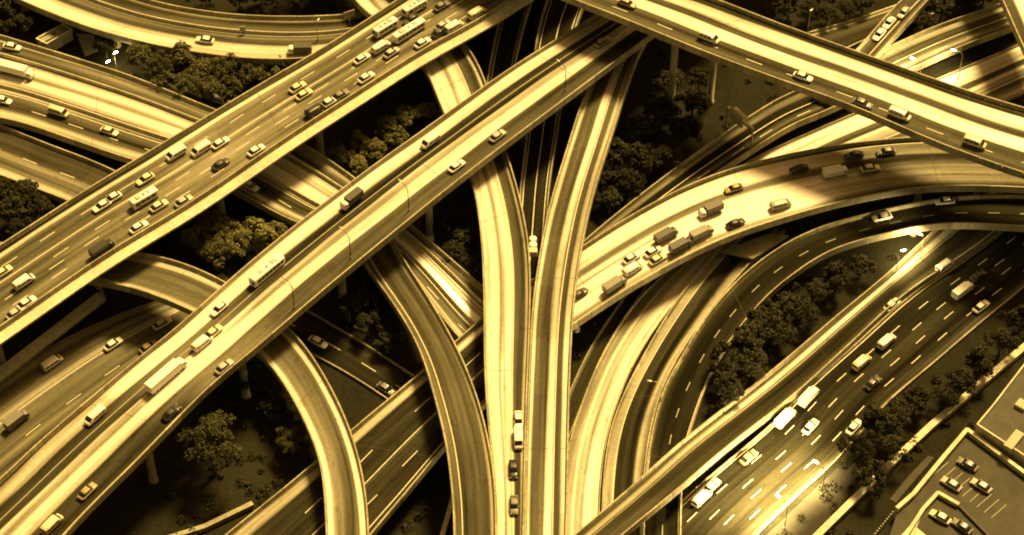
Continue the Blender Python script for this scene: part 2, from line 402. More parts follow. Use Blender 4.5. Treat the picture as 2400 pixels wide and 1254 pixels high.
road('D', 'slip_road', 'pale curved slip road on the left of the central fork, passing under both flyovers', 'slip road',
     [(800, -40, 905, -60, 12), (850, 20, 945, -5, 12), (920, 75, 1030, 45, 12), (988, 144, 1085, 93, 12), (1018, 210, 1125, 155, 12), (1045, 275, 1155, 240, 12), (1085, 360, 1180, 330, 12), (1108, 430, 1202, 400, 12.3), (1125, 530, 1226, 490, 13), (1132, 640, 1243, 600, 13.6), (1134, 760, 1243, 740, 14), (1135, 860, 1238, 860, 14), (1142, 980, 1234, 980, 14), (1155, 1100, 1231, 1100, 14), (1160, 1200, 1229, 1200, 14), (1162, 1320, 1227, 1320, 14)],
     [(0, .4), (.05, .5), (.28, .52), (.36, .26), (.42, .52), (.60, .5), (.66, .13), (.86, .12), (.93, .42), (1, .4)], lines=(.64,))
road('D2', 'slip_road', 'right-hand slip road of the central fork, sweeping down from under the highest flyover', 'slip road',
     [(1450, 60, 1560, 20, 12.05), (1405, 150, 1505, 110, 12.05), (1365, 232, 1478, 180, 12.05), (1330, 340, 1440, 300, 12.2), (1290, 470, 1392, 450, 13), (1265, 590, 1362, 590, 13.6), (1247, 720, 1345, 720, 14.05), (1240, 860, 1337, 860, 14.05), (1235, 1000, 1333, 1000, 14.05), (1231, 1130, 1331, 1130, 14.05), (1228, 1320, 1327, 1320, 14.05)],
     [(0, .5), (.10, .45), (.15, .15), (.44, .15), (.49, .52), (.60, .5), (.66, .14), (.8, .12), (.87, .45), (1, .45)], lines=(.66,))
road('D3', 'slip_road', 'dark low slip road seen between the two arms of the central fork', 'slip road',
     [(1300, -60, 1400, -60, 4), (1262, 60, 1350, 60, 4), (1245, 180, 1328, 180, 4), (1232, 325, 1305, 325, 4), (1220, 420, 1290, 420, 4), (1212, 540, 1280, 540, 4), (1205, 640, 1270, 640, 4)],
     [(0, .1), (.1, .04), (.9, .04), (1, .1)], ext=(60, 0), lines=(.12, .52, .88))
road('D4', 'slip_road', 'dark low slip road vanishing under the middle flyover right of its bend', 'slip road',
     [(1200, -60, 1265, -60, 5), (1165, 60, 1228, 60, 5), (1142, 180, 1205, 165, 5), (1128, 300, 1190, 300, 5)],
     [(0, .1), (.1, .05), (.9, .05), (1, .1)], ext=(60, 0), lines=(.15, .85))
road('E', 'slip_road', 'grey curved slip road joining the central fork from the left', 'slip road',
     [(800, 510, 885, 475, 6.6), (830, 565, 912, 540, 6.8), (861, 628, 940, 595, 7.6), (925, 715, 1002, 690, 9.6), (968, 788, 1048, 768, 11.4), (995, 850, 1085, 840, 12.6), (1022, 945, 1122, 935, 13.6), (1045, 1040, 1147, 1035, 13.9), (1056, 1130, 1160, 1130, 13.9), (1062, 1200, 1163, 1200, 13.9), (1064, 1320, 1165, 1320, 13.9)],
     [(0, .3), (.05, .14), (.17, .16), (.2, .2), (.25, .13), (.85, .15), (.92, .35), (1, .35)], ext=(0, 60), lines=(.21, .93))
road('F', 'viaduct', 'wide pale viaduct slanting from the far left under both diagonal flyovers', 'viaduct',
     [(-150, 38, -190, 280, 6), (0, 80, -20, 268, 6), (165, 130, 150, 320, 6), (335, 185, 300, 372, 6), (509, 258, 430, 402, 6), (610, 290, 500, 424, 6), (710, 332, 560, 449, 6), (828, 412, 690, 522, 6), (910, 476, 830, 560, 6), (972, 532, 912, 590, 6), (1050, 598, 990, 680, 5), (1133, 671, 1065, 782, 3.2), (1200, 725, 1130, 840, 2.6)],
     [(0, .35), (.04, .4), (.08, .3), (.16, .12), (.24, .22), (.30, .5), (.40, .3), (.44, .55), (.55, .55), (.62, .4), (.66, .14), (.85, .13), (.9, .42), (1, .3)],
     ext=(60, 0), lines=(.29, .67), barrier=(.22, .6), dashes=(.8,), streak=1.3, girder=1.9)
road('F3', 'slip_road', 'lower slip road running beside the wide pale viaduct at the left edge', 'slip road',
     [(-170, 225, -210, 345, 4), (0, 290, -40, 395, 4), (110, 335, 80, 440, 4), (230, 380, 160, 470, 4), (330, 430, 250, 520, 4), (420, 480, 340, 570, 4)],
     [(0, .2), (.1, .1), (.4, .1), (.55, .3), (.7, .14), (.9, .4), (1, .35)], ext=(60, 0), lines=(.88,), dashes=(.45,), girder=1.9)
road('H', 'slip_road', 'pale slip road curving from under the left flyover down to the bottom edge', 'slip road',
     [(150, 575, 90, 640, 10.5), (250, 580, 170, 650, 10.5), (330, 590, 250, 660, 10.5), (429, 614, 345, 684, 10.5), (515, 652, 449, 727, 10.7), (610, 708, 550, 780, 11), (680, 768, 623, 842, 11.3), (740, 842, 675, 915, 11.6), (798, 948, 722, 1005, 12), (834, 1042, 750, 1085, 12.2), (858, 1146, 760, 1165, 12.2), (865, 1254, 764, 1260, 12.2), (866, 1330, 766, 1330, 12.2)],
     [(0, .4), (.05, .52), (.17, .48), (.23, .16), (.72, .22), (.8, .28), (.84, .52), (.96, .5), (1, .4)], ext=(30, 60))
road('G', 'viaduct', 'dark many-laned viaduct rising from the bottom edge towards the central fork', 'viaduct',
     [(380, 1380, 760, 1390, 6.9), (525, 1254, 868, 1254, 6.9), (690, 1122, 960, 1145, 6.9), (830, 1000, 1045, 1042, 6.9), (975, 880, 1120, 960, 6.9), (1133, 740, 1240, 850, 7.2), (1210, 680, 1310, 785, 7.6)],
     [(0, .3), (.04, .12), (.07, .42), (.12, .36), (.16, .06), (.45, .06), (.55, .07), (.6, .12), (.7, .06), (.95, .06), (1, .1)],
     ext=(60, 0), lines=(.58, .93), dashes=(.36, .76), dash=(5, 11), girder=1.9)
road('K', 'viaduct', 'pale glaring curved viaduct busy with dark lorries right of the central fork', 'viaduct',
     [(1205, 684, 1305, 788, 7.7), (1245, 655, 1345, 760, 8), (1365, 575, 1445, 693, 8.6), (1500, 490, 1560, 625, 9), (1650, 415, 1690, 560, 9), (1800, 370, 1830, 512, 9), (1950, 340, 1980, 470, 9), (2100, 322, 2140, 440, 9), (2250, 318, 2270, 435, 9), (2420, 325, 2420, 440, 9), (2600, 340, 2600, 460, 9)],
     [(0, .2), (.05, .12), (.08, .5), (.26, .5), (.31, .2), (.38, .24), (.44, .56), (.6, .58), (.82, .52), (.9, .26), (1, .2)],
     vr=[(1300, 720, .9), (1450, 600, 1.25), (1850, 440, 1.15), (1950, 400, .5), (2060, 385, .22), (2500, 390, .2)], ext=(0, 60), lines=(.94, .07))  # vr paints the glare, dimmed where the highest flyover shades the deck
road('W1', 'viaduct', 'dark low viaduct running from the top right corner down beside the glaring curve', 'viaduct',
     [(2480, -50, 2510, 10, 3.5), (2343, 8, 2390, 56, 3.5), (2202, 55, 2262, 104, 3.5), (2051, 122, 2138, 160, 3.5), (1950, 172, 2030, 215, 3.5), (1860, 213, 1930, 262, 3.5), (1800, 243, 1850, 295, 3.5), (1680, 322, 1740, 365, 3.5), (1548, 418, 1625, 440, 3.5), (1400, 535, 1480, 545, 3.5), (1300, 625, 1375, 645, 3.5)],
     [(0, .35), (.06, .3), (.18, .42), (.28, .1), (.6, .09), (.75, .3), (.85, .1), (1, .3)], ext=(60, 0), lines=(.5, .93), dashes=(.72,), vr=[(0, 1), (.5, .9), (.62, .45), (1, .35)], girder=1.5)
road('W2', 'road', 'pale ground road passing beneath the highest flyover', None,
     [(2480, 60, 2560, 150, .3), (2400, 97, 2470, 185, .3), (2185, 188, 2320, 255, .3), (2060, 240, 2170, 330, .3), (1940, 290, 2060, 370, .3), (1850, 330, 1960, 420, .3), (1760, 372, 1850, 480, .3), (1650, 440, 1740, 550, .3)],
     [(0, .3), (.1, .5), (.25, .5), (.32, .14), (.42, .15), (.47, .5), (.6, .25), (.7, .12), (.85, .4), (1, .3)], elevated=False, kind='structure', ext=(60, 0), lines=(.3, .66), dashes=(.48,), ph=.5, pw=.3)
road('N', 'road', 'bright ground-level slip road beside the central fork', None,
     [(1720, 480, 1790, 520, .7), (1640, 560, 1720, 570, .7), (1555, 640, 1658, 615, .7), (1480, 715, 1602, 685, .7), (1440, 780, 1545, 757, .7), (1405, 840, 1493, 838, .7), (1368, 930, 1454, 925, .7), (1335, 1030, 1426, 1010, .7), (1318, 1120, 1410, 1110, .7), (1310, 1210, 1405, 1210, .7), (1308, 1320, 1403, 1320, .7)],
     [(0, .3), (.08, .24), (.28, .3), (.33, .48), (.4, .34), (.55, .42), (.62, .60), (.95, .62), (1, .45)], elevated=False, kind='structure', ext=(0, 60), lines=(.36,), ph=.6, pw=.35)
road('N2', 'road', 'narrow dark ground lane squeezed beside the bright slip road', None,
     [(1500, 640, 1530, 650, .25), (1440, 725, 1470, 735, .25), (1390, 800, 1425, 808, .25), (1345, 890, 1385, 895, .25), (1310, 980, 1350, 985, .25)],
     [(0, .2), (.2, .06), (.8, .06), (1, .2)], elevated=False, kind='structure', ext=(0, 20), ph=.6, pw=.3)
road('Q', 'slip_road', 'narrow slip road with broad pale verges between the bright and the dark slip roads', 'slip road',
     [(1760, 500, 1840, 540, 1.2), (1690, 572, 1780, 592, 1.2), (1622, 652, 1715, 665, 1.2), (1555, 748, 1647, 755, 1.2), (1503, 840, 1592, 832, 1.2), (1464, 915, 1554, 907, 1.2), (1434, 992, 1529, 990, 1.2), (1417, 1077, 1514, 1080, 1.2), (1410, 1190, 1506, 1190, 1.2), (1408, 1320, 1504, 1320, 1.2)],
     [(0, .25), (.06, .3), (.24, .32), (.3, .07), (.70, .055), (.78, .32), (.9, .3), (1, .25)], ext=(0, 60), lines=(.26,), girder=1.3)
road('P', 'slip_road', 'dark two-lane slip road sweeping in a wide bend from the right edge', 'slip road',
     [(2560, 462, 2560, 545, 6.4), (2400, 455, 2400, 530, 6.2), (2250, 458, 2230, 522, 6), (2138, 475, 2121, 537, 5.6), (2001, 506, 1967, 577, 5), (1884, 545, 1880, 627, 4.4), (1778, 610, 1800, 690, 3.4), (1697, 687, 1737, 764, 2.6), (1637, 767, 1686, 836, 2.0), (1592, 842, 1652, 912, 1.25), (1555, 910, 1627, 985, 1.25), (1530, 1000, 1612, 1035, 1.25), (1515, 1085, 1602, 1100, 1.25), (1507, 1190, 1598, 1190, 1.25), (1504, 1320, 1596, 1320, 1.25)],
     [(0, .2), (.06, .1), (.12, .05), (.9, .05), (.95, .1), (1, .15)], ext=(60, 60), lines=(.93,), dashes=(.52,), girder=1.4, dash=(2.6, 5.0), dmat='worn')
road('R', 'road', 'wide dark avenue with many dashes running up the lower right', None,
     [(1440, 1345, 1660, 1380, .35), (1530, 1240, 1775, 1254, .35), (1650, 1125, 1871, 1160, .35), (1800, 1000, 1971, 1068, .35), (1898, 900, 2078, 945, .35), (2010, 800, 2175, 862, .35), (2135, 688, 2300, 755, .35), (2290, 582, 2440, 640, .35), (2430, 470, 2590, 520, .35)],
     [(0, .12), (.05, .055), (.3, .05), (.6, .055), (.9, .07), (.96, .2), (1, .4)], elevated=False, kind='structure', lines=(.05,), dashes=(.24, .42, .6, .78), ph=.35, pw=.3, dash=(3.2, 6.4))
road('M', 'slip_road', 'grey ramp climbing beside the wide avenue to the bottom edge', 'slip road',
     [(1220, 1362, 1335, 1360, 8.6), (1344, 1254, 1458, 1254, 8.2), (1480, 1138, 1590, 1146, 6.6), (1612, 1020, 1708, 1044, 4.4), (1800, 874, 1858, 928, 1.9), (1950, 747, 2003, 796, 1.0), (2085, 635, 2126, 684, .9), (2199, 528, 2282, 580, .9), (2320, 420, 2420, 470, .9)],
     [(0, .2), (.06, .1), (.13, .14), (.2, .42), (.27, .38), (.31, .12), (.35, .3), (.39, .09), (.9, .075), (1, .15)], lines=(.93,), girder=.9)
road('J', 'road', 'dark ground road with one white car under the middle flyover', None,
     [(560, 640, 500, 740, .25), (640, 682, 590, 775, .25), (744, 738, 700, 812, .25), (895, 828, 831, 884, .25), (972, 881, 908, 936, .25), (1100, 960, 1030, 1016, .25)],
     [(0, .12), (.1, .045), (.9, .045), (1, .12)], elevated=False, kind='structure', ext=(0, 0), dashes=(.5,), ph=.4, pw=.3)
road('X', 'road', 'dark ground road fanning out under the left flyover', None,
     [(520, 640, 600, 700, .3), (400, 690, 490, 770, .3), (260, 742, 400, 850, .3), (125, 805, 300, 945, .3), (0, 885, 170, 1050, .3), (-120, 965, 40, 1165, .3)],
     [(0, .3), (.15, .16), (.35, .36), (.42, .16), (.6, .2), (1, .16)], elevated=False, kind='structure', ext=(0, 60), lines=(.38,), dashes=(.62, .8), parapet=False)
road('T', 'viaduct', 'curved viaduct along the top left edge with a pale near lane', 'viaduct',
     [(60, -120, -60, -50, 7), (200, -55, 53, 2, 7), (330, -8, 160, 46, 7), (440, 18, 270, 82, 7), (560, 33, 400, 112, 7), (680, 37, 560, 135, 7), (800, 33, 710, 137, 7), (900, 15, 850, 112, 7), (1020, -35, 1000, 50, 7)],
     [(0, .25), (.06, .3), (.12, .1), (.3, .13), (.34, .4), (.40, .12), (.5, .2), (.62, .10), (.68, .4), (.78, .58), (.96, .56), (1, .4)], ext=(60, 30), lines=(.33, .42), barrier=(.38,), girder=1.9)
road('U', 'slip_road', 'narrow slip road with queuing cars beyond the highest flyover', 'slip road',
     [(2180, -60, 2240, -70, 5), (2105, 5, 2175, 0, 5), (2055, 60, 2120, 60, 5), (2010, 112, 2065, 120, 5), (1960, 160, 2015, 175, 5), (1900, 215, 1950, 235, 5)],
     [(0, .2), (.15, .1), (.55, .09), (.6, .25), (.68, .09), (1, .2)], ext=(60, 0), lines=(.58,), girder=1.5)
road('U2', 'flyover', 'steep pale flyover clipping the top right corner', 'flyover',
     [(2300, -80, 2380, -110, 15), (2345, -10, 2440, -40, 15), (2385, 80, 2480, 60, 15), (2420, 150, 2520, 130, 15), (2480, 250, 2580, 230, 15)],
     [(0, .3), (.1, .08), (.25, .1), (.35, .52), (.8, .5), (1, .3)], ext=(60, 60))
road('U3', 'road', 'pale paved triangle of road behind the highest flyover', None,
     [(2070, 20, 2075, 75, .3), (1990, 48, 2010, 100, .3), (1900, 72, 1950, 130, .3), (1840, 90, 1880, 150, .3)],
     [(0, .32), (.12, .3), (.16, .1), (1, .09)], elevated=False, kind='structure', ext=(15, 10), ph=.5, pw=.5, streak=.6)

# which roads cover a plan point, with their height there
def over(x, y, pad=0.0):
    out = []
    for r in ROADS.values():
        d = np.hypot(r.C[:, 0] - x, r.C[:, 1] - y); i = int(d.argmin())
        if d[i] > 60: continue
        rel = np.array([x, y]) - r.C[i, :2]; nrm = np.array([r.T[i, 1], -r.T[i, 0]])
        e = abs(rel @ nrm) - r.pw[i] / 2
        if abs(rel @ r.T[i, :2]) < 6 and e < pad: out.append((r.C[i, 2], r.key, e))
    return out
def edge_dist(x, y, zmax):
    m = 99
    for r in ROADS.values():
        d = np.hypot(r.C[:, 0] - x, r.C[:, 1] - y); i = int(d.argmin())
        if d[i] > 60 or r.C[i, 2] > zmax: continue
        m = min(m, d[i] - r.pw[i] / 2)
    return m
# ------------------------------------------------------------------ piers
for r in ROADS.values():
    if not r.elevated: continue
    o0 = np.array(r.root.location)
    for s in np.arange(9, r.len - 4, r.pier_step):
        i = min(int(np.searchsorted(r.v, s)), len(r.C) - 1)
        c = r.C[i]; px = cam_px(c)
        if not (-250 < px[0] < 2650 and -250 < px[1] < 1500): continue
        top = c[2] - r.girder + .02
        if top < 1.0: continue
        fs = (.5,) if r.pw[i] < 11 else (.27, .73)
        good = [f for f in fs if not [1 for z, k, e in over(*r.pos(i, f)[:2], 1.3) if k != r.key and z < c[2] - 1.5]]
        for f in good:
            b = r.pos(i, f); rad = .85 if r.pw[i] > 8 else .7
            pm = MB(); pm.lathe([(rad * 1.25, 0), (rad * 1.25, .5), (rad, .55), (rad, max(top - 1.6, .6)), (rad * 1.5, max(top - .5, .7))], 16)
            p = pm.build('pier', M['pier'], r.root, True); p.location = (b[0] - o0[0], b[1] - o0[1], 0)
            cm = MB(); cm.box(-1.2, 1.2, -1.9, 1.9, max(top - .5, .7), top, .0); cp = cm.build('pier_cap', M['pier'], p)
            cp.rotation_euler = (0, 0, math.atan2(r.T[i][1], r.T[i][0]))

# ------------------------------------------------------------------ vehicles
VP = {}
def wheel_mesh(rad, wd):
    k = ('wheel', rad)
    if k not in VP:
        t = MB(); n = 14
        prof = [(rad * .6, -wd / 2), (rad * .94, -wd / 2), (rad, -wd * .3), (rad, wd * .3), (rad * .94, wd / 2), (rad * .6, wd / 2)]
        t.lathe(prof, n); a = [(x, z, y) for x, y, z in t.v]; tm = mesh('tyre', a, [f[::-1] for f in t.f], [M['tyre']])
        h = MB(); h.lathe([(rad * .6, -wd / 2 - .01), (rad * .2, -wd / 2 + .03), (rad * .2, wd / 2 - .03), (rad * .6, wd / 2 + .01)], n)
        a = [(x, z, y) for x, y, z in h.v]; VP[k] = (tm, mesh('rim', a, [f[::-1] for f in h.f], [M['rim']]))
    return VP[k]
def wheels(root, spots, rad=.33, wd=.22):
    tm, rm = wheel_mesh(rad, wd)
    for x, y in spots:
        t = obj('wheel', tm, root, (x, y, rad)); obj('rim', rm, t)
def parts_of(kind, paint):
    k = (kind, paint)
    if k in VP: return VP[k]
    P = M['car_' + paint]; out = []
    def add(name, mb, mat, sm=False): out.append((name, mb.mesh(name, mat, sm)))
    if kind == 'car':
        add('body', MB().loft([(-2.28, .66, .42, .70), (-2.2, .80, .30, .84), (-1.75, .88, .24, .93), (-.9, .90, .22, .94), (.7, .90, .22, .95), (1.5, .88, .24, .86), (2.1, .80, .28, .76), (2.28, .62, .38, .64)], 16, 3.6), P, True)
        add('window_band', MB().loft([(-1.85, .70, .84, .93), (-1.15, .74, .84, 1.36), (-.3, .76, .84, 1.42), (.25, .75, .84, 1.40), (1.15, .74, .80, .92)], 14, 3.4), M['glass'], True)
        add('roof', MB().loft([(-1.22, .58, 1.33, 1.37), (-.9, .64, 1.35, 1.45), (-.1, .66, 1.37, 1.48), (.32, .62, 1.36, 1.43), (.42, .55, 1.34, 1.38)], 12, 3), P, True)
        for s in (-1, 1):
            add('headlight', MB().box(2.02, 2.22, s * .58 - .17, s * .58 + .17, .56, .70, .02), M['lamp_lens'])
            add('tail_light', MB().box(-2.24, -2.10, s * .60 - .17, s * .60 + .17, .64, .80, .02), M['tail'])
            add('mirror', MB().box(.62, .80, s * .96 - .10, s * .96 + .10, .88, 1.02, .03), P)
        add('number_plate', MB().box(2.26, 2.31, -.24, .24, .42, .52), M['lamp_lens'])
        out.append(('W', [(1.38, .80), (1.38, -.80), (-1.35, .80), (-1.35, -.80)], .33, .22))
    elif kind == 'van':
        add('body', MB().loft([(-2.5, .80, .34, 1.7), (-2.42, .90, .28, 1.92), (-1.5, .94, .25, 1.98), (.9, .94, .25, 1.96), (1.25, .93, .25, 1.86), (2.0, .90, .28, 1.12), (2.4, .82, .30, .98), (2.52, .66, .40, .80)], 16, 5), P, True)
        add('windscreen', MB().add([(1.34, -.78, 1.80), (1.34, .78, 1.80), (2.0, .80, 1.18), (2.0, -.80, 1.18)], [(0, 3, 2, 1)]), M['glass'])
        for s in (-1, 1):
            for x0, x1 in ((-2.2, -1.2), (-1.1, -.1), (.0, 1.05)):
                add('side_window', MB().box(x0, x1, s * .93 - .025, s * .93 + .025, 1.15, 1.68, .01), M['glass'])
            add('headlight', MB().box(2.3, 2.46, s * .6 - .16, s * .6 + .16, .68, .86, .02), M['lamp_lens'])
            add('tail_light', MB().box(-2.52, -2.42, s * .76 - .08, s * .76 + .08, .8, 1.3, .01), M['tail'])
        add('rear_window', MB().box(-2.53, -2.46, -.62, .62, 1.2, 1.7, .0), M['glass'])
        add('roof_rail', MB().box(-2.0, .8, -.72, -.66, 1.95, 2.03).box(-2.0, .8, .66, .72, 1.95, 2.03), M['steel'])
        out.append(('W', [(1.55, .84), (1.55, -.84), (-1.5, .84), (-1.5, -.84)], .35, .24))
    elif kind in ('bus', 'minibus'):
        h = 5.6 if kind == 'bus' else 3.5; wz = 3.1 if kind == 'bus' else 2.6; hw = 1.24 if kind == 'bus' else 1.05
        add('body', MB().loft([(-h, hw * .92, .4, wz - .1), (-h + .12, hw, .34, wz), (-1, hw, .32, wz + .02), (h - .35, hw, .34, wz), (h - .05, hw * .95, .36, wz - .15), (h, hw * .85, .42, wz - .4)], 16, 7), P, True)
        nwin = 7 if kind == 'bus' else 4
        for s in (-1, 1):
            for k_ in range(nwin):
                x0 = -h + .5 + k_ * (2 * h - 1.2) / nwin
                add('side_window', MB().box(x0, x0 + (2 * h - 1.2) / nwin - .15, s * hw - .03, s * hw + .03, wz * .48, wz * .82, .01), M['glass'])
            add('headlight', MB().box(h - .12, h + .02, s * hw * .7 - .15, s * hw * .7 + .15, .7, .9, .01), M['lamp_lens'])
            add('tail_light', MB().box(-h - .03, -h + .1, s * hw * .75 - .1, s * hw * .75 + .1, .8, 1.2, .01), M['tail'])
        add('windscreen', MB().box(h - .12, h + .04, -hw * .82, hw * .82, wz * .42, wz * .84, .02), M['glass'])
        add('roof_unit', MB().box(-h * .62, -h * .28, -hw * .6, hw * .6, wz, wz + .25, .08), M['car_silver'])
        add('roof_unit', MB().box(h * .28, h * .5, -hw * .5, hw * .5, wz, wz + .2, .08), M['car_silver'])
        add('roof_hatch', MB().box(-.4, .4, -.4, .4, wz, wz + .09, .04), M['car_grey'])
        out.append(('W', [(h * .62, hw - .12), (h * .62, -hw + .12), (-h * .55, hw - .12), (-h * .55, -hw + .12)], .48, .3))
    elif kind in ('truck', 'semi'):
        L0 = -4.2 if kind == 'truck' else -8.6; xc = 1.5
        cabp = P if paint != 'dark' else M['car_white']
        boxp = P
        add('chassis', MB().box(L0 + .1, 3.2, -.45, .45, .55, .85), M['dark_steel'])
        add('cargo_box', MB().box(L0, xc, -1.22, 1.22, .95, 3.3, .03), boxp)
        rb = MB()
        for x in np.arange(L0 + .5, xc - .2, 1.0): rb.box(x, x + .06, -1.25, 1.25, 3.24, 3.33)
        add('roof_ribs', rb, boxp)
        add('cab', MB().loft([(1.75, 1.1, .55, 2.5), (1.9, 1.16, .5, 2.6), (2.9, 1.16, .5, 2.55), (3.35, 1.1, .5, 1.9), (3.5, 1.0, .55, 1.5)], 16, 6), cabp, True)
        add('windscreen', MB().add([(2.98, -.95, 2.42), (2.98, .95, 2.42), (3.42, .98, 1.72), (3.42, -.98, 1.72)], [(0, 3, 2, 1)]), M['glass'])
        for s in (-1, 1):
            add('side_window', MB().box(2.15, 2.85, s * 1.15 - .03, s * 1.15 + .03, 1.6, 2.2, .01), M['glass'])
            add('headlight', MB().box(3.36, 3.52, s * .8 - .15, s * .8 + .15, .75, .95, .01), M['lamp_lens'])
            add('tail_light', MB().box(L0 - .03, L0 + .05, s * .95 - .1, s * .95 + .1, .98, 1.15), M['tail'])
            add('mirror', MB().box(3.0, 3.12, s * 1.35 - .12, s * 1.35 + .12, 1.7, 2.2), M['dark_steel'])
        sp = [(2.6, .98), (2.6, -.98), (L0 + 1.2, .98), (L0 + 1.2, -.98)]
        if kind == 'semi': sp += [(L0 + 2.4, .98), (L0 + 2.4, -.98), (.6, .98), (.6, -.98)]
        out.append(('W', sp, .48, .32))
    VP[k] = out; return out
VSC = dict(car=1, van=1, bus=.82, minibus=.95, truck=.76, semi=.85)
NAMES = dict(car='car', van='van', bus='coach', minibus='minibus', truck='lorry', semi='articulated_lorry')
CATS = dict(car='car', van='van', bus='coach', minibus='minibus', truck='lorry', semi='lorry')
GROUPS = dict(A='vehicles on the upper left flyover', B='vehicles on the middle flyover', C='vehicles on the highest flyover', K='vehicles on the glaring curved viaduct', R='vehicles on the wide avenue', M='vehicles on the wide avenue')
def vehicle(px, py, key, kind, paint, label, rev=False, group=None, turn=None, z=None):
    if key:
        r = ROADS[key]; zz = r.C[len(r.C) // 2][2]
        for _ in range(3):
            p = at(px, py, zz + .8); i = int(np.hypot(r.C[:, 0] - p.x, r.C[:, 1] - p.y).argmin()); zz = r.C[i][2]
        a = math.atan2(r.T[i][1], r.T[i][0]); pitch = -math.asin(r.T[i][2])
    else:
        zz = z; p = at(px, py, zz + .8); a = turn; pitch = 0
    if rev: a += math.pi; pitch = -pitch
    t = thing(NAMES[kind], label, CATS[kind], (p.x, p.y, zz + .01), 0, group or GROUPS.get(key))
    t.rotation_euler = (0, pitch, a); t.scale = (VSC[kind],) * 3
    for q in parts_of(kind, paint):
        if q[0] == 'W': wheels(t, q[1], q[2], q[3])
        else: obj(q[0], q[1], t)
    return t
